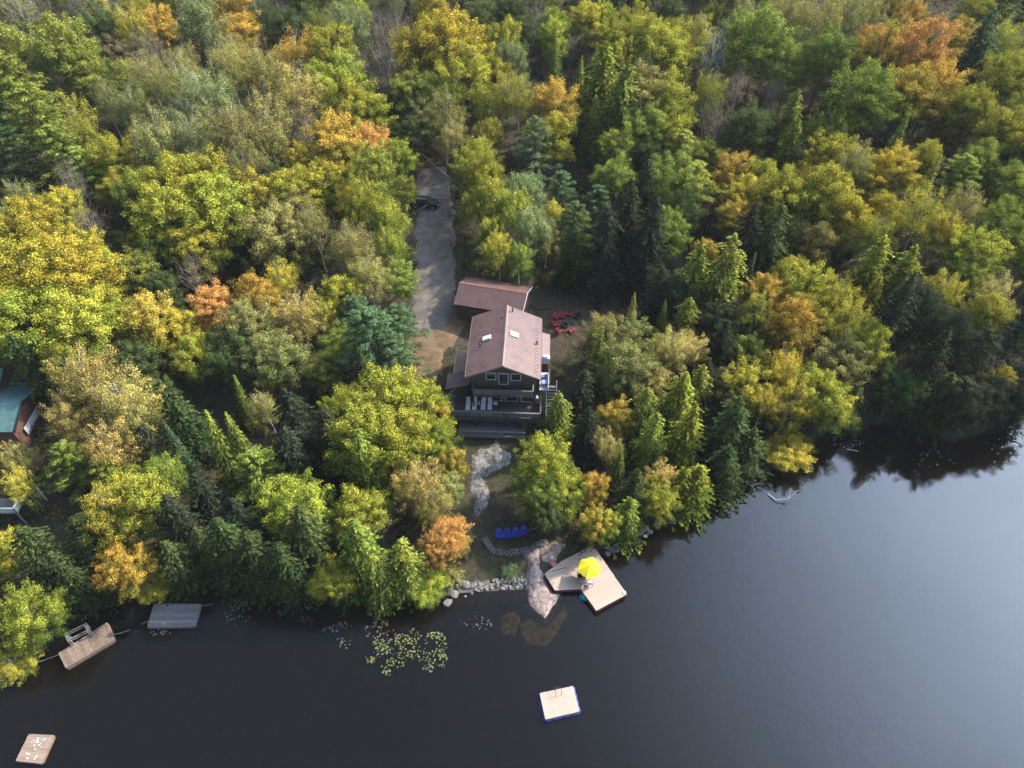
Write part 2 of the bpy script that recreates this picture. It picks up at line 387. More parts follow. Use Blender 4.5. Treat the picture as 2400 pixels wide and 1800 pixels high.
def rock(name, poly, h, width, base, mat, label, cat, seed=1, cell=.16, rough=.35, kind=None, grow=0):
    px = [p[0] for p in poly]; py = [p[1] for p in poly]
    X, Y = np.meshgrid(np.arange(min(px) - .3, max(px) + .3, cell), np.arange(min(py) - .3, max(py) + .3, cell))
    ins = inside(poly, X, Y); d = polydist(poly, X, Y) * np.where(ins, 1, -1) + .18 * fbm(X, Y, 2.2, seed) + grow
    Z = base(X, Y) - .3 + np.where(d > 0, (h + .3) * (1 - np.exp(-np.maximum(d, 0) / width)), d * 1.5)
    n2 = fbm(X, Y, .9, seed + 3); ridg = 1 - np.abs(fbm(X, Y, 1.7, seed + 5))
    Z = Z + np.clip(d, 0, 1) * rough * (n2 * .8 + np.round(ridg * 3) / 3 * .7 - .3)
    keep = d > -.12
    idx = -np.ones(X.shape, int); idx[keep] = np.arange(keep.sum())
    V = np.stack([X[keep], Y[keep], Z[keep]], 1)
    q = np.stack([idx[:-1, :-1], idx[:-1, 1:], idx[1:, 1:], idx[1:, :-1]], 2).reshape(-1, 4); q = q[(q >= 0).all(1)]
    o = obj(name, np_mesh(name, V, q.ravel(), 4, smooth=False), mat)
    tag(o, label, cat, kind=kind); return o
Bp = lambda L, z: [(lambda p: (p.x, p.y))(cB(x, y, z)) for x, y in L]
flat = lambda z: (lambda X, Y: np.full(np.shape(X), z))
rock('granite_point', Bp([(735, 1030), (880, 1010), (880, 1170), (930, 1230), (1000, 1330), (1065, 1345), (1015, 1440), (925, 1578), (860, 1520), (775, 1445), (762, 1300), (785, 1150)], .4), .75, .7, lambda X, Y: np.maximum(G(X, Y), -.2), pinkrock, 'long pink granite point running into the lake left of the dock', 'rock', 2, grow=.18)
rock('granite_slab', Bp([(870, 1010), (1000, 950), (1080, 970), (1010, 1060), (1010, 1100), (960, 1120), (890, 1110)], .8), .45, .5, G, pinkrock, 'pinkish flat rock slab between the stone wall and the dock', 'rock', 5, grow=.3)
rock('bedrock_outcrop', Bp([(545, 160), (575, 230), (660, 260), (665, 350), (600, 360), (520, 400), (440, 450), (490, 570), (470, 660), (400, 760), (370, 740), (375, 620), (340, 520), (320, 440), (340, 290), (430, 240), (490, 230)], 1.5), .28, .9, G, greyrock, 'pale grey bedrock outcrop curving down the yard below the cottage', 'rock', 9, rough=.34, grow=.5)
rock('sunken_rock', Bp([(640, 1440), (715, 1440), (725, 1530), (690, 1660), (600, 1660), (560, 1600), (590, 1500)], 0), -.10, .6, flat(-.55), sunkrock, 'yellowish boulder shelf under shallow water left of the granite point', 'rock', 12, rough=.14)
rock('sunken_ledge', Bp([(740, 1480), (860, 1530), (930, 1590), (1040, 1470), (1075, 1400), (1100, 1480), (1010, 1650), (930, 1740), (780, 1720), (730, 1600)], 0), -.22, .9, flat(-.75), sunkrock, 'brown submerged ledge round the tip of the granite point', 'rock', 15, rough=.12)

def stone_mesh(seed):
    r = random.Random(seed); bm = bmesh.new(); bmesh.ops.create_icosphere(bm, subdivisions=1, radius=.5)
    for v in bm.verts: v.co *= r.uniform(.8, 1.12); v.co.z *= .75
    me = bpy.data.meshes.new('stone'); bm.to_mesh(me); bm.free(); me.materials.append(stonem); return me
STONES = [stone_mesh(i) for i in range(8)]
def put_stone(name, parent, p, s, pl=None):
    o = bpy.data.objects.new(name, rnd.choice(STONES)); COL.objects.link(o)
    if parent: o.parent = parent; p = Vector(p) - parent.location
    o.location = p; o.rotation_euler = (rnd.uniform(-.4, .4), rnd.uniform(-.4, .4), rnd.uniform(0, 6.3))
    o.scale = (s * rnd.uniform(.8, 1.3), s * rnd.uniform(.75, 1.1), s * rnd.uniform(.7, 1.0)); return o
drape('gravel_drive', DRIVE, gravel, lift=.11, world=True, seed=8)
drape('dirt_yard', [(975, 700), (1075, 690), (1090, 760), (1060, 800), (1030, 850), (1010, 930), (960, 920), (960, 780)], simple('leaf_strewn_dirt', (.25, .14, .075), 1, .9, .5, c2=(.09, .075, .04), bump=.4))
drape('beach_sand', [(1060, 1385), (1120, 1372), (1225, 1375), (1225, 1400), (1140, 1412), (1060, 1405)], simple('wet_sand', (.13, .11, .09), .9, 1, .4), lift=.08)
# curved dry stone retaining wall
WL = [(450, 930), (480, 985), (520, 1030), (600, 1045), (700, 1035), (780, 1015), (860, 990), (935, 950)]
wp = [cB(x, y, 1.0) for x, y in WL]
t = thing('stone_wall', 'curved dry stone retaining wall of pale field stones below the blue chairs', 'wall', wp[3])
for i in range(len(wp) - 1):
    a, b = wp[i], wp[i + 1]; L = (b - a).length; n = max(2, int(L / .25)); perp = Vector((-(b - a).y, (b - a).x, 0)).normalized()
    for k in range(n):
        for row in range(3):
            for lay in range(2):
                q = a.lerp(b, (k + rnd.uniform(.2, .8)) / n) + perp * (row * .25 - .25 + rnd.uniform(-.05, .05)); q.z = max(g(q.x, q.y), .2) + .12 + lay * .22
                put_stone('stone', t, q, rnd.uniform(.2, .34))
# loose stones along the beach
t = thing('shore_stones', 'row of rounded boulders edging the little beach left of the granite point', 'stones', cB(480, 1290, .2))
for (a, b, n) in (((235, 1290), (420, 1320), 26), ((500, 1280), (770, 1265), 34), ((400, 1310), (520, 1300), 8), ((540, 1300), (750, 1290), 14)):
    for k in range(n):
        f = (k + rnd.random()) / n; q = cB(a[0] + (b[0] - a[0]) * f + rnd.uniform(-8, 8), a[1] + (b[1] - a[1]) * f + rnd.uniform(-22, 22), .2); q.z = max(g(q.x, q.y), 0) + .1
        put_stone('stone', t, q, rnd.uniform(.3, .7))
for lab, x, y, s in (('round grey boulder at the left end of the beach, half in the water', 215, 1365, 1.1), ('grey boulder standing alone in the dark water left of the beach', 165, 1435, 1.0),
                ('small pale stone on wet sand in front of the beach stones', 352, 1362, .4), ('small white stone left of the pale one on wet sand', 302, 1385, .35),
                ('grey boulder among shoreline plants right of the orange tree', 345, 960, .7)):
    q = cB(x, y, .1); q.z = max(g(q.x, q.y), 0) + .05; tag(put_stone('boulder', None, q, s), lab, 'boulder')
for lab, u, v, s in (('white stone at the right edge of the driveway', 1061, 504, .7), ('small white stone beside the driveway, right of the larger white stone', 1075, 504, .45), ('pale stone above the parked car on the driveway', 1036, 450, .5)):
    q = ground_at(u, v); q.z += .15; tag(put_stone('boulder', None, q, s), lab, 'boulder')
# rubble on the right shore
t = thing('shore_rubble', 'dark rubble of broken rocks at the waterline right of the dock', 'stones', P(1480, 1240, .1))
for k in range(70):
    u = rnd.uniform(1420, 1640); q0 = P(u, 1000, 0); x = q0.x
    v = np.interp(u, [1420, 1510, 1640], [1295, 1247, 1187]) + rnd.uniform(-14, 12); q = P(u, v, 0); q.z = max(g(q.x, q.y), -.1) + .1
    put_stone('stone', t, q, rnd.uniform(.3, .8))

# ------------------------------------------------------------------ docks and rafts
def planks_quad(parent, q, n, mat, z, th=.05, gap=.02, name='plank'):
    o = parent.location; q = [Vector(p) for p in q]
    for i in range(n):
        a, b = i / n, (i + 1) / n; L = [q[0].lerp(q[3], a), q[1].lerp(q[2], a), q[1].lerp(q[2], b), q[0].lerp(q[3], b)]
        e0 = (L[3] - L[0]); e1 = (L[2] - L[1]); w0 = gap / max(e0.length, .01); w1 = gap / max(e1.length, .01)
        j = rnd.uniform(-.025, .025); ax = (L[1] - L[0]).normalized() * j
        pts = [L[0] + ax, L[1] + ax, L[1].lerp(L[2], 1 - w1) + ax, L[0].lerp(L[3], 1 - w0) + ax]
        dz = rnd.uniform(-.006, .006); pts = [(p.x - o.x, p.y - o.y, z + dz - o.z) for p in pts]
        m = MB().slab(pts, th); obj(name, m, mat, parent)
def skirt(parent, q, z0, z1, mat, name='frame', w=.12):
    o = parent.location; m = MB(); q = [Vector((p[0] - o.x, p[1] - o.y, 0)) for p in q]; c = sum(q, Vector()) / len(q)
    q = [c + (p - c) * .985 for p in q]
    for i in range(len(q)):
        a, b = q[i], q[(i + 1) % len(q)]; d = (b - a).normalized() * (w * .5)
        m.bar((a.x + d.x, a.y + d.y, (z0 + z1) / 2 - o.z), (b.x - d.x, b.y - d.y, (z0 + z1) / 2 - o.z), w, z1 - z0)
    return obj(name, m, mat, parent)
zd = .75
TL, TRc, BR, BL = cC(475, 268, zd), cC(752, 118, zd), cC(1015, 500, zd), cC(745, 645, zd)
t = thing('lake_dock', 'angled pale wooden dock with the yellow umbrella beside the granite point', 'dock', ((TL + BR) / 2).to_tuple()[:2] + (0,))
planks_quad(t, [BL, BR, TRc, TL], 40, palewood, zd)
TL2 = cC(400, 238, zd); T2 = cC(600, 108, zd); T3 = cC(680, 60, zd)
planks_quad(t, [TL + Vector((.02, .02, 0)), TRc + Vector((0, .03, 0)), cC(700, 70, zd), cC(420, 215, zd)], 5, palewood, zd)
GL, GB, GI = cC(285, 320, zd), cC(380, 465, zd), cC(612, 452, zd)
planks_quad(t, [GB, GI - Vector((.05, 0, 0)), TL - Vector((.05, 0, 0)), cC(285, 318, zd)], 14, palewood, zd, name='gangway_plank')
planks_quad(t, [cC(288, 314, zd), TL + Vector((-.05, .1, 0)), cC(425, 215, zd), cC(400, 238, zd)], 6, palewood, zd, name='gangway_plank')
skirt(t, [BL, BR, TRc, TL], .15, zd - .06, maroon); skirt(t, [GB, GI, TL, GL], .25, zd - .06, maroon, 'gangway_frame')
m = MB()
for p in (BL, BR, (BL + TL) / 2, (BR + TRc) / 2, TRc, GB):
    p = p - t.location; m.tube([(p.x * .93, p.y * .93, -2.5), (p.x * .93, p.y * .93, .68)], .11, 8)
obj('piles', m, maroon, t)
q = cC(1005, 487, zd) - t.location; m = MB().box((q.x - .15, q.y, .8), (.3, .3, .10)); obj('corner_bracket', m, whitem, t)
q = cC(635, 520, .25)
tb = obj('water_barrel', MB().lathe([(.34, -.35), (.4, -.2), (.4, .3), (.33, .4)], (0, 0, 0)), tealm, None, (q.x, q.y, .1)); tb.rotation_euler = (.3, .5, 0)
tag(tb, 'turquoise float drum at the inner corner under the dock', 'barrel')

def raft(name, label, q, n, mat, z, z0, fm, flip=False):
    c = sum(q, Vector()) / 4; t = thing(name, label, 'dock', (c.x, c.y, 0))
    planks_quad(t, q if not flip else [q[1], q[2], q[3], q[0]], n, mat, z); skirt(t, q, z0, z - .055, fm); return t
q = [cC(245, 1375, .5), cC(295, 1605, .5), cC(595, 1535, .5), cC(540, 1312, .5)]
t = raft('swim_raft', 'square pale swim raft with blue floats and a ladder on open water', q, 19, palewood, .5, .3, oldwood)
o = t.location; c = sum(q, Vector()) / 4
qq = [c + (p - c) * 1.03 for p in q]
for i in range(4):
    a, b = qq[i], qq[(i + 1) % 4]; L = (b - a).length
    k = 4
    for j in range(k):
        p0 = a.lerp(b, (j + .06) / k) - o; p1 = a.lerp(b, (j + .94) / k) - o; p0.z = p1.z = .16
        d = (p1 - p0).normalized()
        obj('float_barrel', MB().tube([p0, p0 + d * .06, p1 - d * .06, p1], [.1, .13, .13, .1], 10), floatm, t)
lp = cC(400, 1345, .5) - o; e = (q[3] - q[0]).normalized(); n_ = (q[1] - q[0]).normalized()
for s in (-.28, .28):
    b = lp + e * s
    obj('ladder_rail', MB().tube([b + n_ * .55 + Vector((0, 0, .0)), b + n_ * .5 + Vector((0, 0, .6)), b + n_ * .15 + Vector((0, 0, .85)), b - n_ * .15 + Vector((0, 0, .6)), b - n_ * .28 + Vector((0, 0, -.9))], .025, 6), blackm, t)
m = MB()
for z in (-.1, -.4, -.7): m.bar(lp - e * .28 - n_ * .27 + Vector((0, 0, z)), lp + e * .28 - n_ * .27 + Vector((0, 0, z)), .05, .04)
obj('ladder_step', m, blackm, t)

q = [cD(115, 1605, .35), cD(310, 1625, .35), cD(405, 1415, .35), cD(215, 1405, .35)]
t = raft('old_float', 'weathered brown float with white bird droppings in the bottom left corner', q, 13, blotchwood, .35, .02, oldwood)
for k in range(26):
    f, h_ = rnd.uniform(.25, .75), rnd.uniform(.1, .9); p = q[0].lerp(q[1], f).lerp(q[3].lerp(q[2], f), h_) - t.location
    m = MB(); r0 = rnd.uniform(.03, .09); m.prism([(p.x + r0 * math.cos(a) * rnd.uniform(.6, 1.2), p.y + r0 * math.sin(a) * rnd.uniform(.5, 1.1)) for a in np.linspace(0, 6.28, 9)[:-1]], .351, .362)
    obj('dropping', m, whitem, t)
q = [cD(490, 912, .6), cD(855, 695, .6), cD(800, 570, .6), cD(435, 800, .6)]
t = raft('bench_dock', 'narrow reddish brown dock with a grey railed bench near the left shore', q, 25, oldwood, .6, .05, oldwood, flip=True)
o = t.location
e = (q[2] - q[3]).normalized(); up = Vector((0, 0, 1)); nn = Vector((-e.y, e.x, 0))
b0 = cD(545, 745, .6) - o; b1 = cD(690, 672, .6) - o
for b in (b0, b1):
    m = MB(); back = b + nn * .9
    for off in (0, .18):
        m.bar(b + e * off, b + e * off + up * 1.0, .08, .08); m.bar(back + e * off - up * .0, back + e * off + up * 1.3, .08, .08)
        m.bar(b + e * off + up * 1.0, back + e * off + up * 1.25, .08, .08)
    obj('bench_end_frame', m, greywood, t)
for k, (hh, dd) in enumerate(((.45, .35), (.45, .6), (.85, .92), (1.15, .95))):
    obj('rail', MB().bar(b0 + nn * dd + up * hh, b1 + nn * dd + up * hh, .1, .05), greywood, t)
q = [cD(1100, 605, .45), cD(1455, 600, .45), cD(1500, 432, .45), cD(1150, 430, .45)]
t = raft('grey_dock', 'grey weathered plank dock under the dark cedars on the left shore', q, 11, greywood, .45, .05, greywood)
t2 = t
def rope(label, pts, r=.02, mat=None, name='mooring_rope', cat='rope'):
    P_ = [Vector(p) for p in pts]; c = P_[0].copy()
    o = obj(name, MB().tube([p - c for p in P_], r, 5), mat or ropem, None, c); return tag(o, label, cat)
rope('thin rope from the left bank to the bench dock', [cD(265, 875, .3), cD(350, 845, .1), cD(440, 812, .5)])
rope('thin rope trailing from the bench dock towards the grey dock', [cD(845, 660, .5), cD(905, 650, .06), cD(970, 625, .04)])
rope('thin rope from the left corner of the grey dock to deep water', [cD(1150, 545, .4), cD(1100, 565, .06), cD(1055, 585, .04)])
rope('thin rope from the right corner of the grey dock to the shore', [cD(1490, 440, .45), cD(1530, 445, .3), cD(1590, 432, .5)])

# lily pads
def pads(name, label, spots, n, mat, seed, smin=.04, smax=.10):
    r = random.Random(seed); m = MB()
    for k in range(n):
        cx, cy, rx, ry = r.choice(spots); a = r.uniform(0, 6.28); f = r.random() ** .5 * 1.25; rx += 12; ry += 12
        p = P(700 + (cx + rx * f * math.cos(a)) / 3.687, 1300 + (cy + ry * f * math.sin(a)) / 3.687, 0)
        if g(p.x, p.y) > -.02: continue
        R = r.uniform(smin, smax); st = r.uniform(0, 6.28); z = .012 + r.uniform(0, .012)
        pts = [(p.x, p.y, z)] + [(p.x + R * math.cos(st + .3 + i * 5.68 / 7), p.y + R * math.sin(st + .3 + i * 5.68 / 7), z + r.uniform(0, .02)) for i in range(8)]
        m.add(pts, [(0, i, i + 1) for i in range(1, 8)])
    return tag(obj(name, m, mat), label, 'lily pads', kind='stuff')
pads('lily_pads', 'ring of yellow green lily pads floating off the beach', [(690, 750, 30, 30), (800, 770, 60, 35), (850, 830, 60, 25), (930, 870, 50, 25), (1050, 870, 50, 25), (1140, 890, 40, 40), (1020, 690, 60, 30), (1040, 760, 60, 40), (960, 790, 40, 40), (1180, 700, 50, 15), (1240, 760, 30, 40), (1210, 850, 35, 30), (780, 950, 40, 30), (850, 930, 50, 25), (770, 1015, 25, 12), (630, 905, 35, 15), (720, 820, 40, 30), (1255, 910, 25, 40), (900, 730, 40, 30), (1170, 940, 30, 20)], 400, lilym, 3)
pads('lily_pads', 'scattered pale lily pads in the dark reflections left of the yellow ones', [(380, 610, 50, 20), (280, 640, 50, 15), (650, 660, 60, 40), (720, 600, 40, 20), (400, 760, 50, 30), (820, 700, 50, 30), (1530, 580, 90, 30), (1600, 620, 50, 20), (700, 820, 40, 40), (70, 590, 40, 30), (1120, 985, 25, 15)], 190, lilypale, 4, .04, .09)
def pads2(label, spots, n, seed, mat):
    r = random.Random(seed); m = MB()
    for k in range(n):
        cx, cy, rx, ry = r.choice(spots); a = r.uniform(0, 6.28); f = r.random() ** .5; p = P(cx + rx * f * math.cos(a), cy + ry * f * math.sin(a), 0)
        R = r.uniform(.06, .12); z = .012 + r.uniform(0, .012); m.add([(p.x, p.y, z)] + [(p.x + R * math.cos(i * .85), p.y + R * math.sin(i * .85), z) for i in range(8)], [(0, i, i + 1) for i in range(1, 8)])
    tag(obj('lily_pads', m, mat), label, 'lily pads', kind='stuff')
pads2('small patch of pale lily pads off the right shore below the tall cedars', [(1690, 1190, 22, 9), (1700, 1182, 15, 6)], 40, 5, lilym)
pads2('specks of floating leaves on dark water beside the right bank', [(2180, 1075, 70, 22), (2340, 1060, 50, 30), (1960, 1020, 40, 12), (1990, 1040, 40, 10)], 70, 6, lilypale)
pads2('specks of floating leaves right of the grey dock', [(550, 1445, 40, 20), (570, 1420, 30, 12), (375, 1483, 25, 8)], 60, 8, lilypale)

# ------------------------------------------------------------------ umbrella, table and chairs on the dock
uz = zd; uc = cC(672, 345, uz)
t = thing('patio_umbrella', 'bright yellow six panel patio umbrella open over the dock table', 'umbrella', uc, .2)
R_ = 1.32; kk = 6
for i in range(kk):
    a0, a1 = 2 * math.pi * i / kk, 2 * math.pi * (i + 1) / kk; m = MB(); rows_ = 6; vs = []
    for r_ in range(rows_ + 1):
        f = r_ / rows_; z = 2.55 - .62 * f ** 1.15
        for c_ in range(5):
            gq = c_ / 4; x = (math.cos(a0) * (1 - gq) + math.cos(a1) * gq) * R_ * f; y = (math.sin(a0) * (1 - gq) + math.sin(a1) * gq) * R_ * f
            vs.append((x, y, z - .05 * f * math.sin(gq * math.pi)))
    fs = [(r_ * 5 + c_, (r_ + 1) * 5 + c_, (r_ + 1) * 5 + c_ + 1, r_ * 5 + c_ + 1) for r_ in range(rows_) for c_ in range(4)]
    m.add(vs, fs); obj('canopy_panel', m, yellowm, t)
    obj('rib', MB().tube([(0, 0, 2.5), (math.cos(a0) * R_ * .98, math.sin(a0) * R_ * .98, 1.91)], .012, 4), steelm, t)
obj('pole', MB().tube([(0, 0, 0), (0, 0, 2.6)], .025, 8), steelm, t); obj('finial', MB().lathe([(.03, 2.58), (.05, 2.62), (.01, 2.7)]), yellowm, t)
t = thing('patio_table', 'round dark table in the shade under the yellow umbrella', 'table', uc)
obj('tabletop', MB().lathe([(.55, .7), (.56, .72), (.55, .74)], k=24), blackm, t)
for k in range(4):
    a = k * 1.57 + .4; obj('leg', MB().tube([(math.cos(a) * .45, math.sin(a) * .45, 0), (math.cos(a) * .3, math.sin(a) * .3, .7)], .02, 5), blackm, t)
def patio_chair(label, loc, rz, mat, name='patio_chair', group=None):
    t = thing(name, label, 'chair', loc, rz, group)
    obj('seat', MB().box((0, 0, .43), (.5, .48, .04)), mat, t)
    obj('backrest', MB().box((0, .26, .7), (.5, .04, .5), Matrix.Rotation(-.15, 3, 'X')), mat, t)
    for sx in (-1, 1):
        for sy in (-1, 1): obj('leg', MB().bar((sx * .23, sy * .21, 0), (sx * .23, sy * .21, .42), .03, .03), blackm, t)
        obj('armrest', MB().bar((sx * .27, -.2, .64), (sx * .27, .24, .64), .05, .03), blackm, t)
    return t
patio_chair('black patio chair at the left side of the umbrella table', uc + Vector((-.95, -.1, 0)), 1.57, blackm)
patio_chair('dark patio chair with pale seat in front of the umbrella table', uc + Vector((.15, -.95, 0)), math.pi - .1, lightgrey)
patio_chair('grey patio chair at the lower left of the umbrella table', uc + Vector((-.55, -.85, 0)), 2.5, steelm)

# ------------------------------------------------------------------ adirondack chairs
def adirondack(label, loc, rz, mat, group):
    t = thing('adirondack_chair', label, 'chair', loc, rz, group)
    for k in range(5): obj('seat_slat', MB().box((0, -.28 + k * .115, .36 - k * .03), (.52, .10, .025), Matrix.Rotation(-.25, 3, 'X')), mat, t)
    Rb = Matrix.Rotation(-.45, 3, 'X')
    for k in range(5):
        x = (k - 2) * .115; L = .80 - abs(k - 2) * .07; obj('back_slat', MB().box((x, .30 + L * .5 * math.sin(.45), .24 + L * .5 * math.cos(.45)), (.10, .025, L), Rb), mat, t)
    for s in (-1, 1):
        obj('armrest', MB().box((s * .35, -.02, .56), (.15, .78, .03)), mat, t)
        obj('leg', MB().box((s * .31, -.33, .28), (.04, .11, .56)), mat, t)
        obj('leg', MB().bar((s * .25, -.33, .33), (s * .25, .62, .03), .04, .11), mat, t)
    return t
fire = cA(1410, 548, 0); fz = 4.0
fire = ground_at(950 + 1410 / 3.771, 620 + 548 / 3.771)
t = obj('fire_pit', MB().lathe([(.42, 0), (.5, .05), (.5, .35), (.42, .35), (.38, .1)]), blackm, None, fire - Vector((0, 0, .03))); tag(t, 'round black fire pit in the middle of the red chairs', 'fire pit')
labs = [('red adirondack chair at the upper left of the fire pit ring, outer of the pair', 1338, 492), ('red adirondack chair at the upper left of the ring, inner of the pair', 1382, 482), ('red adirondack chair straight above the fire pit', 1447, 462),
        ('red adirondack chair directly left of the fire pit', 1333, 552), ('red adirondack chair at the lower left of the fire pit', 1355, 612), ('red adirondack chair at the lower right of the fire pit', 1468, 608)]
for lab, x, y in labs:
    p = ground_at(950 + x / 3.771, 620 + (y - 10) / 3.771); d = fire - p
    adirondack(lab, p, math.atan2(d.y, d.x) + math.pi / 2, redm, 'red chairs round the fire pit')
p = ground_at(950 + 1525 / 3.771, 620 + 475 / 3.771); patio_chair('black folding chair outside the ring of red chairs', p, -1.2, blackm)
for lab, x, y in (('blue adirondack chair, leftmost of the row above the stone wall', 565, 925), ('blue adirondack chair, second from the left in the row above the stone wall', 628, 922),
                  ('blue adirondack chair, third from the left in the row above the stone wall', 693, 915), ('blue adirondack chair, rightmost of the row above the stone wall', 755, 902)):
    p = ground_at(1000 + x / 3.3175, 980 + y / 3.3175, 0); adirondack(lab, p, .05, bluem, 'blue chairs facing the lake')

# ------------------------------------------------------------------ cottage
YAW = -math.radians(2.6)
HL = (-1.13, 59.0)
t = thing('cottage', 'brown lakeside cottage with a red ribbed metal gable roof', 'house', (HL[0], HL[1], 0), YAW)
house = t
HW, HLn, EZ, RZ = 4.55, 11.3, 10.0, 12.05
def roof_slope(name, x0, z0, x1, z1, y0, y1, th, mat, parent, step=.3, rib=.035):
    m = MB(); m.slab([(x0, y0, z0), (x1, y0, z1), (x1, y1, z1), (x0, y1, z0)] if x1 > x0 else [(x1, y0, z1), (x0, y0, z0), (x0, y1, z0), (x1, y1, z1)], th)
    ro = obj(name, m, mat, parent)
    r = MB(); n = int((y1 - y0) / step); d = Vector((x1 - x0, 0, z1 - z0)); nrm = Vector((-d.z, 0, d.x)).normalized(); nrm *= (1 if nrm.z > 0 else -1)
    for k in range(n + 1):
        y = y0 + .06 + k * (y1 - y0 - .12) / n; a = Vector((x0, y, z0)) + nrm * rib * .5; b = Vector((x1, y, z1)) + nrm * rib * .5; a2 = a.lerp(b, .004); b2 = a.lerp(b, .985)
        r.bar(a2, b2, .05, rib)
    rb = obj('roof_rib', r, mat, ro); rb['kind'] = 'stuff'; return ro
roof_slope('roof_slope', -HW, EZ, 0, RZ, 0, HLn, .14, redroof, t)
roof_slope('roof_slope', HW, EZ, 0, RZ, 0, HLn, .14, redroof, t)
m = MB(); s_ = (RZ - EZ) / HW
m.add([(-.22, -.03, RZ - .22 * s_ + .05), (0, -.03, RZ + .07), (.22, -.03, RZ - .22 * s_ + .05), (-.22, HLn + .03, RZ - .22 * s_ + .05), (0, HLn + .03, RZ + .07), (.22, HLn + .03, RZ - .22 * s_ + .05)], [(0, 1, 4, 3), (1, 2, 5, 4), (0, 3, 5, 2), (0, 2, 1), (3, 4, 5)])
obj('ridge_cap', m, redroof, t)
for s in (-1, 1):
    obj('verge_board', MB().bar((s * HW, -.06, EZ - .12), (s * .03, -.06, RZ - .12), .08, .26), redroof, t)
    obj('gutter', MB().box((s * (HW + .07), HLn / 2, EZ - .1), (.12, HLn - .1, .12)), redroof, t)
# snow guards: rows of small tabs near the eaves
m = MB()
for s in (-1, 1):
    for rr in range(2):
        for k in range(18):
            x = s * (HW - .35 - rr * .28); z = RZ - abs(x) * s_ + .07; m.box((x, .4 + k * .62 + rr * .31, z), (.05, .12, .09))
sg = obj('snow_guards', m, redroof, t); sg['kind'] = 'stuff'
def on_roof(x): return RZ - abs(x) * s_
# body, front wall set back 1.5 m under the overhang
WX, WY0, WY1 = HW - .45, 1.5, HLn - .4
body = MB().prism([(-WX, WY0), (WX, WY0), (WX, WY1), (-WX, WY1)], 1.4, EZ - .12)
obj('wall', body, brickm, t)
m = MB(); zt = RZ - .17; ze = EZ - .12
m.add([(-WX, WY0 + .01, ze), (WX, WY0 + .01, ze), (WX, WY0 + .01, zt - WX * s_), (0, WY0 + .01, zt), (-WX, WY0 + .01, zt - WX * s_), (-WX, WY1, ze), (WX, WY1, ze), (WX, WY1, zt - WX * s_), (0, WY1, zt), (-WX, WY1, zt - WX * s_)],
      [(0, 1, 2, 3, 4), (9, 8, 7, 6, 5), (0, 4, 9, 5), (1, 6, 7, 2)])
obj('gable_wall', m, brickm, t)
# log courses on the front wall
m = MB()
for k in range(38): m.box((0, WY0 - .02, 1.6 + k * .23), (WX * 2, .05, .17))
lc = obj('log_courses', m, darkwood, t); lc['kind'] = 'stuff'
def window(x, z, w_, h_, y=WY0, panes=2, name='window', parent=t):
    wd = thing_child(name, parent); m = MB()
    for sx in (-1, 1): m.box((x + sx * w_ / 2, y - .09, z), (.09, .08, h_ + .09))
    for sz in (-1, 1): m.box((x, y - .09, z + sz * h_ / 2), (w_ - .09, .08, .09))
    fr = obj('window_frame', m, lightgrey, parent)
    for k in range(panes):
        pw = (w_ - .12) / panes; obj('pane', MB().box((x - w_ / 2 + .06 + pw * (k + .5), y - .075, z), (pw - .05, .03, h_ - .1)), glassm, fr)
    return fr
def thing_child(name, parent): return None
window(-1.55, 8.75, 1.2, 1.15); window(1.55, 8.75, 1.2, 1.15); window(0, 8.35, 1.15, 1.9, name='door')
for x in (-3.0, -1.0, 1.0, 3.0): window(x, 5.25, 1.5, 1.9)
for x in (-2.4, 0.6, 2.6): window(x, 2.9, 1.3, 1.2)
# skylights
for x, y in ((-2.35, 5.9), (1.15, 6.1)):
    sg_ = 1 if x > 0 else -1; Rr = Matrix.Rotation(math.atan(s_) * sg_, 3, 'Y')
    fr = obj('skylight', MB().box((x, y, on_roof(x) + .08), (1.15, .75, .2), Rr), lightgrey if x < 0 else whitem, t)
    obj('pane', MB().box((x, y, on_roof(x) + .20), (.98, .58, .04), Rr), sky_glass, fr)
for x, y, h_ in ((-3.1, 4.7, .5), (.75, 10.4, .55), (4.05, 6.0, .4), (-.55, 8.9, .3)):
    m = MB().tube([(x, y, on_roof(x) - .02), (x, y, on_roof(x) + h_)], .08, 8); m.lathe([(.13, 0), (.13, .08), (.02, .14)], (x, y, on_roof(x) + h_), 10); obj('vent_pipe', m, blackm, t)
# balcony
BZ = 6.55; by0, by1 = .15, WY0 - .05; bx = 3.75
dk = obj('balcony', MB().box((0, (by0 + by1) / 2, BZ - .12), (bx * 2, by1 - by0, .24)), darkwood, t)
def railing(parent, a, b, z, h_, n, mat, topw=.14):
    a = Vector((a[0], a[1], z)); b = Vector((b[0], b[1], z)); d = (b - a)
    rl = obj('railing', MB().bar(a + Vector((0, 0, h_)), b + Vector((0, 0, h_)), topw, .05), mat, parent)
    m = MB()
    for k in range(n + 1): p = a + d * (k / n); m.box((p.x, p.y, z + h_ / 2 - .02), (.1, .1, h_ - .05))
    obj('railing_post', m, mat, rl)
    for k in range(n):
        p = a + d * ((k + .07) / n); q = a + d * ((k + .93) / n); obj('railing_panel', MB().bar(p + Vector((0, 0, h_ * .52)), q + Vector((0, 0, h_ * .52)), .03, h_ * .72), mat, rl)
    return rl
railing(t, (-bx, by0), (bx, by0), BZ, 1.05, 6, greywood); railing(t, (-bx, by0), (-bx, by1), BZ, 1.05, 1, greywood); railing(t, (bx, by0), (bx, by1), BZ, 1.05, 1, greywood)
for s in (-1, 1): obj('balcony_post', MB().box((s * bx, .3, 5.2), (.16, .16, 2.4)), darkwood, t)
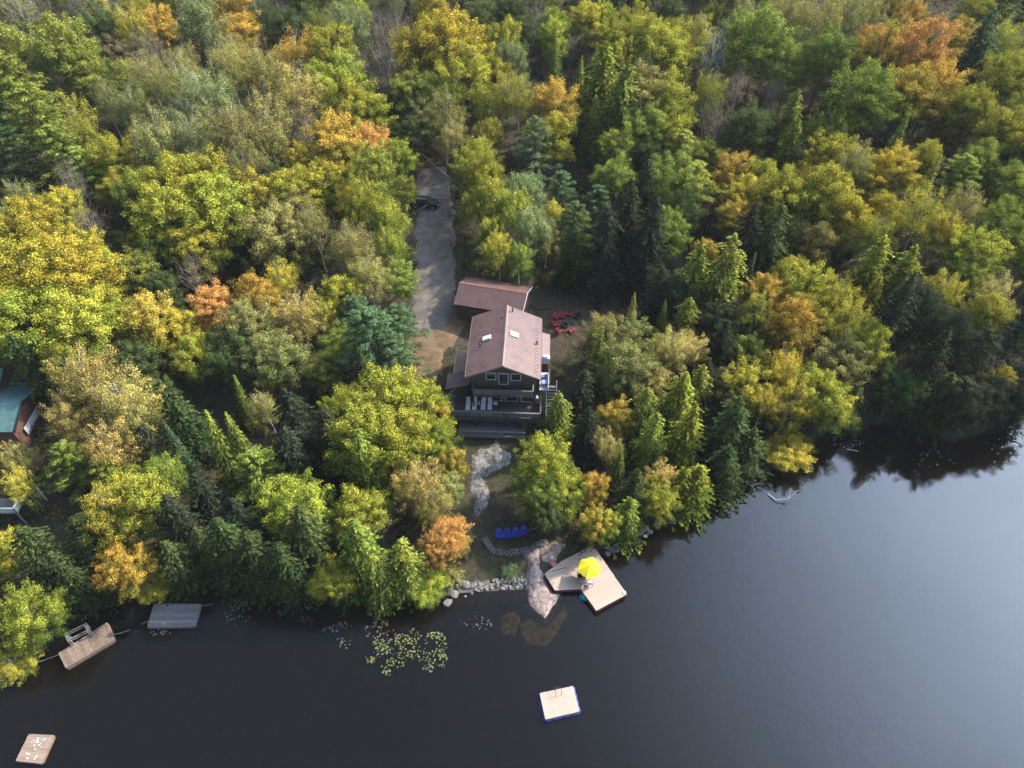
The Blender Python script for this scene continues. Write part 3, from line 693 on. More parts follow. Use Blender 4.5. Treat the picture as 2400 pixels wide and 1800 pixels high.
# main deck
DZk = 4.0; dx0, dx1, dy0 = -6.4, 4.75, -1.2
pl = obj('deck_frame', MB().box(((dx0 + dx1) / 2, (dy0 + WY0) / 2, DZk - .2), (dx1 - dx0, WY0 - dy0, .3)), darkwood, t)
nb = 20
for k in range(nb):
    w0 = (WY0 - dy0) / nb; obj('deck_board', MB().box(((dx0 + dx1) / 2, dy0 + w0 * (k + .5), DZk - .02), (dx1 - dx0, w0 - .015, .05)), darkwood, t)
railing(t, (dx0, dy0), (dx1, dy0), DZk, 1.0, 9, greywood, .18); railing(t, (dx1, dy0), (dx1, WY0 + .6), DZk, 1.0, 3, greywood); railing(t, (dx0, dy0), (dx0, WY0), DZk, 1.0, 2, greywood)
obj('fascia_board', MB().box(((dx0 + dx1) / 2, dy0 - .04, DZk - .45), (dx1 - dx0, .06, .45)), darkwood, t)
for x in (dx0 + .3, -3.4, -.5, 2.2, dx1 - .3): obj('deck_post', MB().box((x, dy0 + .2, 2.4), (.2, .2, 2.6)), darkwood, t)
# lower deck
LZ = 1.95; ly0 = -2.75
obj('lower_deck', MB().box((-1.4, (ly0 - .6) / 2 + .6, LZ - .1), (8.6, 3.4, .2)), greywood, t)
railing(t, (-5.2, ly0 + .2), (2.9, ly0 + .2), LZ, .85, 3, greywood, .16)
# left porch with lean-to roof
po = obj('porch_roof', MB().slab([(-7.35, .95, 6.65), (-4.5, .95, 7.5), (-4.5, 3.7, 7.5), (-7.35, 3.7, 6.65)], .12), redroof, t)
m = MB()
for k in range(10): m.bar((-7.3, 1.05 + k * .28, 6.69), (-4.55, 1.05 + k * .28, 7.52), .04, .03)
rr = obj('roof_rib', m, redroof, po); rr['kind'] = 'stuff'
for x, y in ((-7.1, 1.1), (-7.1, 3.5), (-5.0, 1.1)): obj('porch_post', MB().box((x, y, 5.2), (.13, .13, 2.9)), darkwood, t)
obj('porch_floor', MB().box((-5.8, 2.3, 3.95), (2.9, 2.9, .16)), darkwood, t)
m = MB()
for k in range(5): m.box((-7.0 - .0, -.2 - k * .28 + 1.0, 3.8 - k * .18), (1.0, .28, .05))
obj('porch_steps', m, greywood, t)
# left side landing, bright wood, with rail
sl = obj('side_landing', MB().box((-5.6, 6.0, 5.5), (2.1, 5.8, .16)), tanwood, t)
lx = -6.62
obj('landing_rail', MB().bar((lx, 3.2, 6.5), (lx, 8.9, 6.5), .15, .07), palewood, sl); obj('landing_rail', MB().bar((lx, 8.9, 6.5), (-4.7, 8.9, 6.5), .15, .07), palewood, sl)
for y in (3.2, 4.6, 6.0, 7.4, 8.9): obj('rail_post', MB().box((lx, y, 6.0), (.09, .09, .95)), tanwood, sl)
obj('rail_panel', MB().bar((lx, 3.2, 6.0), (lx, 8.9, 6.0), .03, .75), tanwood, sl)
m = MB()
for y in (3.8, 6.2, 8.7): obj('landing_post', MB().box((-5.9, y, 4.6), (.14, .14, 1.9)), darkwood, t)
# right side extension with lower roof and small deck
ex = obj('extension_roof', MB().slab([(4.3, 5.3, 9.3), (5.75, 5.3, 8.8), (5.75, 9.4, 8.8), (4.3, 9.4, 9.3)], .12), redroof, t)
obj('extension_wall', MB().prism([(4.05, 5.5), (5.55, 5.5), (5.55, 9.2), (4.05, 9.2)], 3.6, 8.7), brickm, t)
ch = obj('chimney_box', MB().box((5.2, 4.9, 8.6), (1.1, .7, .9)), lightgrey, t); obj('chimney_cap', MB().box((5.2, 4.9, 9.16), (.6, .5, .2)), lightgrey, ch)
obj('side_deck', MB().box((5.15, 2.9, 6.6), (1.2, 3.1, .14)), lightgrey, t)
railing(t, (5.75, 1.4), (5.75, 4.4), 6.65, .95, 3, darkwood)
m = MB()
for x, y in ((5.6, 1.5), (5.6, 4.3)): obj('side_deck_post', MB().box((x, y, 5.0), (.13, .13, 3.1)), darkwood, t)

def HP(x, y, z):
    c, s = math.cos(YAW), math.sin(YAW); return Vector((HL[0] + x * c - y * s, HL[1] + x * s + y * c, z))
cb = obj('cooler', MB().box((0, 0, .2), (.75, .45, .4)), simple('blue_grey', (.13, .16, .28), .5), None, HP(5.1, 3.4, 6.67)); tag(cb, 'blue grey cooler on the side deck right of the roof', 'cooler')
tb2 = thing('side_table', 'small pale blue table on the side deck right of the roof', 'table', HP(5.2, 2.3, 6.67))
obj('tabletop', MB().box((0, 0, .5), (.7, .7, .04)), simple('pale_blue', (.3, .34, .5), .5), tb2)
for sx in (-1, 1):
    for sy in (-1, 1): obj('leg', MB().box((sx * .3, sy * .3, .25), (.04, .04, .48)), blackm, tb2)
# stairs and potted shelf right of the cottage
st = thing('outdoor_stairs', 'open wooden stairs running down beside the right wall of the cottage', 'stairs', HP(5.9, 0, 0), YAW)
for k in range(15): obj('step', MB().box((.2, 2.6 - k * .32, 6.0 - k * .26), (1.1, .30, .05)), greywood, st)
for x in (-.38, .78): obj('stringer', MB().bar((x, 2.8, 6.05), (x, -2.1, 2.1), .06, .25), darkwood, st)
for x in (-.42, .82): obj('handrail', MB().bar((x, 2.8, 7.0), (x, -2.1, 3.05), .07, .05), lightgrey, st)
m = MB()
for k in range(6):
    for x in (-.42, .82): m.box((x, 2.6 - k * .9, 6.4 - k * .72), (.06, .06, 1.1))
obj('baluster', m, lightgrey, st)
sh = thing('plant_stand', 'tiered white plant stand with pots beside the outdoor stairs', 'shelf', HP(7.6, .3, 0), YAW)
zz = g(6.5, 59)
for k in range(4): obj('shelf', MB().box((0, .9 - k * .55, zz + 2.6 - k * .45), (1.3, .42, .04)), whitem, sh)
m = MB()
for x in (-.62, .62):
    m.bar((x, 1.1, zz + 2.7), (x, -1.0, zz + 1.0), .05, .08)
    for y, z in ((1.0, 2.6), (-.9, 1.1)): m.box((x, y, zz + z / 2), (.06, .06, z))
obj('shelf_frame', m, whitem, sh)
potm = [terram, whitem, simple('green_pot', (.1, .4, .25), .5), redm, simple('pink_pot', (.5, .2, .25), .5)]
potn = ['terracotta', 'white', 'green', 'red', 'pink']
def leafball(n, r, h_, size, seed):
    r_ = np.random.RandomState(seed); d = r_.normal(size=(n, 3)); d /= np.linalg.norm(d, axis=1)[:, None]; c = d * r_.uniform(.4, 1, (n, 1)) * np.array([r, r, h_]) ; c[:, 2] += h_
    return leaf_mesh('leaves', c, d, size, seed)
def leaf_arrays(c, nrm, size, seed, asp=.6):
    r_ = np.random.RandomState(seed); n = len(c); nrm = nrm + r_.normal(scale=.7, size=(n, 3)); nrm /= np.linalg.norm(nrm, axis=1)[:, None] + 1e-9
    a = r_.normal(size=(n, 3)); tt = np.cross(nrm, a); tt /= np.linalg.norm(tt, axis=1)[:, None] + 1e-9; b = np.cross(nrm, tt)
    s = (size * r_.uniform(.6, 1.35, n))[:, None]
    V = np.stack([c + tt * s, c + b * s * asp, c - tt * s, c - b * s * asp], 1).reshape(-1, 3)
    return V
def leaf_mesh(name, c, nrm, size, seed, asp=.6, zr=None, V=None, lmp=None):
    if V is None: V = leaf_arrays(c, nrm, size, seed, asp)
    n = len(V) // 4; r_ = np.random.RandomState(seed + 1)
    z = V[::4, 2]; z0, z1 = (z.min(), z.max()) if zr is None else zr
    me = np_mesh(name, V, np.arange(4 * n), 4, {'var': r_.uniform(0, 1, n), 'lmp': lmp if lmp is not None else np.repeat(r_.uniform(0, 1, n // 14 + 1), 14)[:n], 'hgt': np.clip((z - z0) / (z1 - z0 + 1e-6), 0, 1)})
    me.materials.append(leafm); return me
for k in range(10):
    lv = k % 4; mi = rnd.randrange(5); x = -.45 + (k // 4) * .42 + rnd.uniform(-.06, .06)
    p = HP(7.6 + x, .3 + .9 - lv * .55, zz + 2.62 - lv * .45)
    t3 = thing('potted_plant', '%s pot and plant, %s on %s shelf of the stand' % (potn[mi], ['leftmost', 'second from left', 'third from left'][k // 4], ['the top', 'the second', 'the third', 'the lowest'][lv]), 'potted plant', p)
    obj('pot', MB().lathe([(.08, 0), (.13, .22), (.14, .24), (.11, .22)], k=10), potm[mi], t3)
    lf = obj('leaves', leafball(60, .16, .16, .06, k), None, t3, (0, 0, .2)); lf.color = (.05, .14, .03, 1); lf['tint'] = [.3, .1, .08]
# downspout/gutter at the porch, bent pale pipe
pp = obj('bent_gutter_pipe', MB().tube([(-6.1, 3.5, 6.0), (-6.15, 2.7, 5.6), (-6.5, 2.2, 5.2), (-6.9, 2.1, 4.9)], .06, 6), lightgrey, house)
# loungers
def lounger(label, loc, rz):
    t = thing('sun_lounger', label, 'sun lounger', loc, rz, 'white loungers on the cottage deck')
    for k in range(9): obj('seat_slat', MB().box((0, -.9 + k * .13, .33), (.50, .10, .03)), whitem, t)
    Rb = Matrix.Rotation(.75, 3, 'X')
    for k in range(6): obj('back_slat', MB().box((0, .28 + k * .10, .37 + k * .095), (.50, .11, .03), Rb), whitem, t)
    for s in (-1, 1):
        obj('side_rail', MB().box((s * .265, -.25, .3), (.04, 1.4, .08)), whitem, t)
        for y in (-.85, .3): obj('leg', MB().box((s * .265, y, .14), (.05, .06, .27)), whitem, t)
    return t
for lab, x in (('white slatted sun lounger, leftmost of the four on the deck', 555), ('white slatted sun lounger, second from the left on the deck', 613), ('white slatted sun lounger, third from the left, right of the little table', 690), ('white slatted sun lounger, rightmost of the four on the deck', 747)):
    p = cA(x, 1238, 4.3); p.z = 4.02; lounger(lab, p, YAW)
def small_table(label, p, s=.4):
    t = thing('small_table', label, 'table', p); obj('tabletop', MB().box((0, 0, .42), (s, s, .03)), whitem, t)
    for sx in (-1, 1):
        for sy in (-1, 1): obj('leg', MB().box((sx * s * .42, sy * s * .42, .2), (.04, .04, .4)), whitem, t)
p = cA(651, 1225, 4.4); p.z = 4.02; small_table('little white side table between the second and third lounger', p, .28)
p = cA(797, 1235, 4.3); p.z = 4.02; patio_chair('white plastic chair right of the four loungers', p, math.pi, whitem, 'plastic_chair')
p = cA(1155, 1195, 4.4); p.z = 4.02
bb = thing('kettle_barbecue', 'pale round kettle barbecue at the right end of the deck', 'barbecue', p)
obj('bowl', MB().lathe([(.05, .55), (.25, .65), (.3, .8), (.25, .98), (.05, 1.08)]), lightgrey, bb)
for k in range(3): obj('leg', MB().tube([(.1 * math.cos(k * 2.1), .1 * math.sin(k * 2.1), .62), (.3 * math.cos(k * 2.1), .3 * math.sin(k * 2.1), 0)], .015, 5), blackm, bb)
for lab, x, y, s in (('white planter pot at the left end of the deck, left one of the two', 380, 1218, .2), ('white planter pot at the left end of the deck, right one of the two', 407, 1222, .24)):
    p = cA(x, y, 4.2); p.z = 4.02; tag(obj('planter_pot', MB().lathe([(s * .6, 0), (s, s * 1.4), (s * 1.05, s * 1.5), (s * .85, s * 1.4), (s * .8, s * 1.1)]), whitem, None, p), lab, 'planter')
p = cA(350, 1205, 4.2); p.z = 4.02
bb = thing('gas_barbecue', 'dark gas barbecue under the porch at the left end of the deck', 'barbecue', p); obj('cabinet', MB().box((0, 0, .4), (.9, .5, .8)), blackm, bb); obj('lid', MB().lathe([(.3, .8), (.3, .95), (.15, 1.08)]), steelm, bb); obj('side_shelf', MB().box((.6, 0, .78), (.3, .45, .03)), steelm, bb)

# ------------------------------------------------------------------ garage
E1 = cA(425, 350, 7.4); E2 = cA(1000, 440, 7.4)
gy = math.atan2((E2 - E1).y, (E2 - E1).x); gl = (E2 - E1).length + .5
t = thing('garage', 'long low garage with a red metal roof behind the cottage', 'garage', (E1.x, E1.y, 0), gy)
gz0, gz1, gd = 7.4, 8.75, 3.3
for nm, y0, z0, y1, z1 in (('roof_slope', 0, gz0, gd, gz1), ('roof_slope', gd * 2, gz0, gd, gz1)):
    a = [(0, y0, z0), (gl, y0, z0), (gl, y1, z1), (0, y1, z1)]
    if y0 > y1: a = [(0, y1, z1), (gl, y1, z1), (gl, y0, z0), (0, y0, z0)]
    ro = obj(nm, MB().slab(a, .12), shadedroof, t); m = MB(); n = int(gl / .28)
    for k in range(n + 1):
        x = .05 + k * (gl - .1) / n; m.bar((x, y0, z0 + .018), (x, y1 + (.01 if y0 > y1 else -.01), z1 + .012), .045, .03)
    rr = obj('roof_rib', m, shadedroof, ro); rr['kind'] = 'stuff'
obj('ridge_cap', MB().add([(-.02, gd - .2, gz1 - .03), (-.02, gd, gz1 + .07), (-.02, gd + .2, gz1 - .03), (gl + .02, gd - .2, gz1 - .03), (gl + .02, gd, gz1 + .07), (gl + .02, gd + .2, gz1 - .03)], [(0, 3, 4, 1), (1, 4, 5, 2), (0, 1, 2), (3, 5, 4)]), simple('orange_ridge_flashing', (.25, .12, .07), .5), t)
obj('wall', MB().add([(.3, .35, 4.0), (gl - .3, .35, 4.0), (gl - .3, gd * 2 - .35, 4.0), (.3, gd * 2 - .35, 4.0), (.3, .35, gz0), (gl - .3, .35, gz0), (gl - .3, gd * 2 - .35, gz0), (.3, gd * 2 - .35, gz0), (.3, gd, gz1 - .15), (gl - .3, gd, gz1 - .15)],
    [(0, 3, 2, 1), (0, 1, 5, 4), (2, 3, 7, 6), (1, 2, 6, 9, 5), (3, 0, 4, 8, 7)]), brickm, t)
for y0, z0, y1, z1 in ((0, gz0, gd, gz1), (gd, gz1, gd * 2, gz0)): obj('verge_board', MB().bar((gl + .04, y0, z0 - .1), (gl + .04, y1, z1 - .1), .06, .2), lightgrey, t)
for x in (1.6, 4.6):
    d = obj('garage_door', MB().box((x + 1.1, .28, 5.7), (2.2, .06, 2.2)), darkwood, t)
    for k in range(4): obj('door_panel', MB().box((x + 1.1, .235, 4.95 + k * .52), (2.05, .03, .42)), darkwood, d)
p = cA(520, 488, 5.4); tag(obj('wood_plank_pile', MB().box((0, 0, .1), (2.0, .22, .12)).box((.1, .25, .1), (1.8, .2, .1)).box((0, .12, .2), (1.9, .2, .08)), lightgrey, None, ground_at(950 + 520 / 3.771, 620 + 488 / 3.771), -.25), 'pale boards lying on the ground beside the garage', 'boards')
hs = [ground_at(950 + x / 3.771, 620 + y / 3.771) + Vector((0, 0, .06)) for x, y in ((1065, 345), (1100, 352), (1140, 385), (1190, 405), (1240, 400), (1290, 375), (1300, 350))]
rope('black hose lying in a curve on the yard right of the garage', hs, .07, blackm, 'garden_hose', 'hose')

# ------------------------------------------------------------------ neighbour house on the left edge
nb_ = P(10, 995, 6.5)
t = thing('neighbour_house', 'neighbouring house with a teal metal roof cut by the left edge', 'house', (nb_.x, nb_.y, 0), .05)
def NP(u, v, z): p = P(u, v, z); d = p - Vector((nb_.x, nb_.y, 0)); c, s = math.cos(-.05), math.sin(-.05); return (d.x * c - d.y * s, d.x * s + d.y * c, z)
a = NP(-30, 925, 8.2); b = NP(53, 938, 8.2); c_ = NP(33, 1012, 7.2); d_ = NP(-40, 1012, 7.2)
a = (a[0] - 6, a[1] + .2, 8.2); d_ = (d_[0] - 6, d_[1], 7.2)
ro = obj('roof_slope', MB().slab([d_, c_, b, a], .14), tealroof, t)
m = MB()
for k in range(24):
    f = (k + .5) / 24; p0 = Vector(d_).lerp(Vector(c_), f); p1 = Vector(a).lerp(Vector(b), f); m.bar(p0 + Vector((0, 0, .02)), p1 + Vector((0, 0, .02)), .04, .03)
rr = obj('roof_rib', m, tealroof, ro); rr['kind'] = 'stuff'
b2 = (b[0], b[1] + 4, 7.0); a2 = (a[0], a[1] + 4, 7.0)
obj('roof_slope', MB().slab([a, b, b2, a2], .14), tealroof, t)
obj('verge_board', MB().bar(c_, b, .12, .25), blackm, t)
x0, x1, y0, y1 = a[0] + .3, min(b[0], c_[0]) - .5, c_[1] + .6, b2[1] - .4
obj('wall', MB().prism([(x0, y0), (x1, y0), (x1, y1), (x0, y1)], 2.5, 7.15), brickm, t)
u1 = NP(-20, 866, 9.0); u2 = NP(12, 868, 9.0); u3 = NP(0, 912, 8.2); u4 = NP(-30, 912, 8.2)
obj('upper_roof', MB().slab([(u4[0] - 3, u4[1], 8.6), (u3[0], u3[1], 8.6), (u2[0], u2[1], 9.4), (u1[0] - 3, u1[1], 9.4)], .12), tealroof, t)
obj('upper_wall', MB().prism([(u4[0] - 3, u4[1] + .3), (u3[0] - .4, u3[1] + .3), (u3[0] - .4, u2[1] - .1), (u4[0] - 3, u2[1] - .1)], 6, 8.45), brickm, t)
e1 = NP(73, 980, 5.5); e2 = NP(55, 925, 5.5)
obj('side_porch', MB().box((e1[0] - 1.2, e1[1] + .3, 4.4), (2.2, 4.0, .15)), greywood, t)
railing(t, (e1[0] - .1, e1[1] - 1.7), (e1[0] - .1, e1[1] + 2.3), 4.5, 1.0, 3, lightgrey)
# small balcony lower down
p = P(20, 1185, 5.0); t = thing('balcony_platform', 'grey railed lookout platform below the teal roofed house', 'platform', (p.x, p.y, 0))
obj('platform_floor', MB().box((-1.4, .6, 4.0), (4.2, 2.0, .12)), greywood, t)
railing(t, (-3.4, -.4), (.7, -.4), 4.05, 1.0, 4, lightgrey); railing(t, (.7, -.4), (.7, 1.6), 4.05, 1.0, 2, lightgrey)
m = MB()
for x in (-3.2, .5):
    for y in (-.3, 1.5): obj('support_post', MB().box((x, y, 2.3), (.15, .15, 3.4)), greywood, t)
# cabin glimpsed in the woods
p = ground_at(1155, 245); t = thing('forest_cabin', 'small cabin with pinkish brown roof glimpsed between trees above the driveway', 'cabin', (p.x, p.y, p.z), .15)
obj('wall', MB().box((0, 0, 1.2), (5.5, 4.2, 2.8)), brickm, t)
for s in (-1, 1):
    obj('roof_slope', MB().slab([(-3.2, -2.6, 2.5), (3.2, -2.6, 2.5), (3.2, 0, 3.9), (-3.2, 0, 3.9)] if s < 0 else [(-3.2, 0, 3.9), (3.2, 0, 3.9), (3.2, 2.6, 2.5), (-3.2, 2.6, 2.5)], .1), roofmat('faded_pink_roof', (.4, .24, .2)), t)
for x in (-1.5, 1.5): obj('window', MB().box((x, -2.13, 1.4), (.9, .06, .9)), glassm, t)

# ------------------------------------------------------------------ parked car
cp = ground_at(997, 484); cp.z += .02
t = thing('parked_car', 'black car parked on the driveway half under the trees', 'car', cp, -.12)
cz = g(cp.x, cp.y)
prof = [(-2.3, .35), (-2.35, .75), (-2.25, 1.0), (-1.9, 1.08), (-1.55, 1.62), (-1.2, 1.72), (.55, 1.7), (1.15, 1.15), (2.1, 1.0), (2.33, .8), (2.35, .4), (2.2, .3), (-2.2, .3)]
bm = bmesh.new(); L_ = []
for y, sh_ in ((-.92, .0), (-.86, .02), (.86, .02), (.92, .0)):
    L_.append([bm.verts.new((x * (1 if abs(y) < .9 else .98), y * (1 - .16 * max(0, (z - 1.05) / .6)), z * (1 if abs(y) < .9 else .985))) for x, z in prof])
for i in range(3):
    for k in range(len(prof)): bm.faces.new((L_[i][k], L_[i][(k + 1) % len(prof)], L_[i + 1][(k + 1) % len(prof)], L_[i + 1][k]))
bm.faces.new(L_[0][::-1]); bm.faces.new(L_[3]); bmesh.ops.recalc_face_normals(bm, faces=bm.faces)
me = bpy.data.meshes.new('car_body'); bm.to_mesh(me); bm.free(); obj('body', me, carm, t)
obj('windshield', MB().add([(.62, -.72, 1.67), (1.14, -.8, 1.2), (1.14, .8, 1.2), (.62, .72, 1.67)], [(0, 1, 2, 3)]).mesh('w'), glassm, t, (.02, 0, .02))
obj('rear_window', MB().add([(-1.86, -.78, 1.16), (-1.57, -.7, 1.58), (-1.57, .7, 1.58), (-1.86, .78, 1.16)], [(0, 3, 2, 1)]).mesh('w'), glassm, t, (-.02, 0, .02))
for s in (-1, 1):
    m = MB()
    for a, b in ((-1.35, -.45), (-.38, .3)): m.box(((a + b) / 2, s * .85, 1.36), (b - a, .04, .36), Matrix.Rotation(s * .2, 3, 'X'))
    obj('side_window', m, glassm, t)
    for x in (-1.45, 1.45):
        wh = obj('wheel', MB().tube([(x, s * .74, .34), (x, s * .95, .34)], .34, 16), blackm, t); obj('rim', MB().tube([(x, s * .94, .34), (x, s * .965, .34)], .2, 12), steelm, wh)
    obj('headlight', MB().box((2.28, s * .65, .78), (.1, .35, .14)), whitem, t); obj('tail_light', MB().box((-2.31, s * .7, .88), (.06, .28, .2)), redm, t)
    obj('roof_rack', MB().bar((-1.2, s * .6, 1.78), (.4, s * .6, 1.77), .04, .04), steelm, t)
# overhead cable
w0 = P(970, 342, 12); w1 = P(1090, 442, 9.5); mid = (w0 + w1) / 2 - Vector((0, 0, .4))
pts = [w0.lerp(w1, k / 10) - Vector((0, 0, 1.6 * (k / 10) * (1 - k / 10))) for k in range(11)]
rope('thin overhead cable crossing above the driveway', pts, .022, lightgrey, 'overhead_cable', 'cable')

# ------------------------------------------------------------------ trees: prototype meshes
H0, R0 = 15.0, 4.5
def lumps(K, seed, rz=.75, cz=.66, inner=.45, flat=.62):
    r = np.random.RandomState(seed); out = []
    lob = r.normal(size=(5, 3)); lob /= np.linalg.norm(lob, axis=1)[:, None]; la = r.uniform(-.28, .25, 5)
    while len(out) < K:
        d = r.normal(size=3); d /= np.linalg.norm(d)
        if d[2] < -.75: continue
        rad = (r.uniform(inner, .86) if r.uniform() > .12 else r.uniform(.86, 1.06)) * (1 + sum(la * np.maximum(lob @ d, 0) ** 2))
        out.append((d * rad, r.choice([r.uniform(.07, .13), r.uniform(.11, .19), r.uniform(.16, .25)])))
    return out
def crown_broad(name, seed, K=60, per=210, size=.17, rz=5.7, cz=9.1, inner=.45, flat=.6, spread=1.0, lumpscale=1.0, taper=0.0):
    r = np.random.RandomState(seed); C, N, LM = [], [], []
    for c, lr in lumps(K, seed, inner=inner):
        n = int(per * (lr / .16) ** 1.8 * r.uniform(.7, 1.25)); d = r.normal(size=(n, 3)); d[:, 2] += .55; d /= np.linalg.norm(d, axis=1)[:, None]
        q = d * lr * lumpscale * r.uniform(.45, 1.08, (n, 1)) * np.array([1, 1, flat])
        ax = c / (np.linalg.norm(c) + 1e-6) + np.array([0, 0, .35]) + r.normal(scale=.25, size=3); ax /= np.linalg.norm(ax)
        al = (q @ ax)[:, None]; q = (q - ax * al) * .82 + ax * al * r.uniform(1.2, 1.9) + c
        C.append(q); N.append(d * .8 + c * .4 + np.array([0, 0, .35])); LM.append(np.full(n, r.uniform()))
    C = np.concatenate(C); N = np.concatenate(N)
    C = C + r.normal(scale=.022, size=C.shape)
    tp = 1 - taper * np.clip(C[:, 2:3], -1, 1)
    C = C * np.concatenate([tp, tp, np.ones_like(tp)], 1) * np.array([R0, R0, rz]) + np.array([0, 0, cz])
    return leaf_mesh(name, C, N, size, seed, zr=(cz - rz * .8, cz + rz), lmp=np.concatenate(LM))
def crown_cone(name, seed, levels=30, z0=1.5, R=2.0, nb=10, per=9, size=.16, droop=.35, asp=.35, jag=.25, power=.85, up=0.0, lob=.06):
    r = np.random.RandomState(seed); C, N, T = [], [], []
    for L in range(levels):
        f = L / (levels - 1); z = z0 + (H0 - z0) * f; rad = R * (1 - f) ** power + .06
        n = max(3, int(nb * (.4 + .6 * (1 - f)))); ph = r.uniform(0, 6.28)
        for b in range(n):
            a = ph + 6.283 * b / n + r.uniform(-.2, .2); rr = rad * r.uniform(1 - jag, 1 + jag * .5) * (1 + lob * math.sin(2.3 * a + z * .9 + seed) + lob * math.sin(3.7 * a - z * 1.7)); dz = r.uniform(-.15, .15)
            m = max(3, int(per * (rr / R) + 3)); t_ = np.sort(r.uniform(.12, 1, m)); wd = .22 * rr * (1.15 - t_)
            x = np.cos(a) * rr * t_; y = np.sin(a) * rr * t_; off = r.uniform(-1, 1, m) * wd
            zz_ = z + dz - droop * rr * t_ ** 2 + up * rr * t_ ** 2 + r.uniform(-.06, .06, m)
            C.append(np.stack([x - np.sin(a) * off, y + np.cos(a) * off, zz_], 1)); N.append(np.tile([np.cos(a) * .35, np.sin(a) * .35, 1.0], (m, 1))); T.append(np.tile([np.cos(a), np.sin(a), -droop], (m, 1)))
    C = np.concatenate(C); N = np.concatenate(N); T = np.concatenate(T); n = len(C)
    N = N + r.normal(scale=.3, size=N.shape); N /= np.linalg.norm(N, axis=1)[:, None]
    T = T + r.normal(scale=.35, size=T.shape); T -= N * (T * N).sum(1)[:, None]; T /= np.linalg.norm(T, axis=1)[:, None]; B = np.cross(N, T)
    s = (size * r.uniform(.7, 1.5, n))[:, None] * 1.3
    V = np.stack([C + T * s, C + B * s * asp, C - T * s * .8, C - B * s * asp], 1).reshape(-1, 3)
    return leaf_mesh(name, None, None, 0, seed, zr=(0, H0), V=V)
def crown_pine(name, seed, plates=52, per=210):
    r = np.random.RandomState(seed); C, N = [], []; T = []
    for k in range(plates):
        f = (k + .5) / plates; z = 4 + 10.6 * f; a = k * 2.4 + r.uniform(-.4, .4); rr = 3.9 * (1 - f) ** .6 * r.uniform(.6, 1.15) + .25
        for j in range(3):
            t0 = (j + 1) / 3; cx, cy, cz = np.cos(a) * rr * t0, np.sin(a) * rr * t0, z + .35 * rr * t0 ** 2 * .6
            n = int(per / 3 * (.5 + .8 * t0)); d = r.normal(size=(n, 3)); d /= np.linalg.norm(d, axis=1)[:, None]
            w_ = .22 + .2 * rr * .5
            q = d * r.uniform(.3, 1, (n, 1)) * np.array([w_, w_, w_ * .45]) * 1.5 + np.array([cx, cy, cz]); C.append(q); N.append(d * .5 + [0, 0, .9]); T.append(d * .7 + np.array([np.cos(a), np.sin(a), .5]))
    C = np.concatenate(C); N = np.concatenate(N); T = np.concatenate(T)
    N = N + r.normal(scale=.3, size=N.shape); N /= np.linalg.norm(N, axis=1)[:, None]; T -= N * (T * N).sum(1)[:, None]; T /= np.linalg.norm(T, axis=1)[:, None]; B = np.cross(N, T)
    s = (.17 * r.uniform(.7, 1.4, len(C)))[:, None]
    V = np.stack([C + T * s, C + B * s * .3, C - T * s, C - B * s * .3], 1).reshape(-1, 3)
    return leaf_mesh(name, None, None, 0, seed, zr=(0, H0), V=V)
def trunk_mesh(name, seed, mat, r0=.2, top=.8, limbs=9, z0=.35, reach=.7, k=6, twigs=0, spread=.75):
    r = random.Random(seed); m = MB(); pts = []; x = y = 0
    for i in range(7):
        f = i / 6; x += r.uniform(-.22, .22) * (i > 1); y += r.uniform(-.22, .22) * (i > 1); pts.append((x, y, -.8 + (H0 * top + .8) * f))
    m.tube(pts, [r0 * (1.25 if i == 0 else 1 - .8 * i / 6) for i in range(7)], k)
    def branch(p, d, L, rad, depth):
        q = [p]; dd = d.copy()
        for i in range(3): dd = (dd + Vector((r.uniform(-.2, .2), r.uniform(-.2, .2), r.uniform(.0, .25)))).normalized(); q.append(q[-1] + dd * L / 3)
        m.tube(q, [rad, rad * .75, rad * .5, rad * .2], 4 if depth == 0 else 3, cap=False)
        if depth < twigs:
            for j in range(4 if depth == 0 else 4):
                s = q[1 + j % 3]; nd = (dd + Vector((r.uniform(-.9, .9), r.uniform(-.9, .9), r.uniform(-.2, .7)))).normalized(); branch(s, nd, L * .55, rad * .45, depth + 1)
    for i in range(limbs):
        f = z0 + (top - z0) * (i + r.random()) / limbs; z = H0 * f; a = i * 2.4 + r.uniform(-.4, .4); j = min(5, int((z + .8) / (H0 * top + .8) * 6)); u = (z + .8) / (H0 * top + .8) * 6 - j
        p = Vector(pts[j]).lerp(Vector(pts[j + 1]), u); L = R0 * reach * (1.15 - .55 * (f - z0) / (top - z0)); branch(p, Vector((math.cos(a) * spread, math.sin(a) * spread, .75)).normalized(), L, r0 * .42 * (1.2 - f), 0)
    me = m.mesh(name); me.materials.append(mat); return me
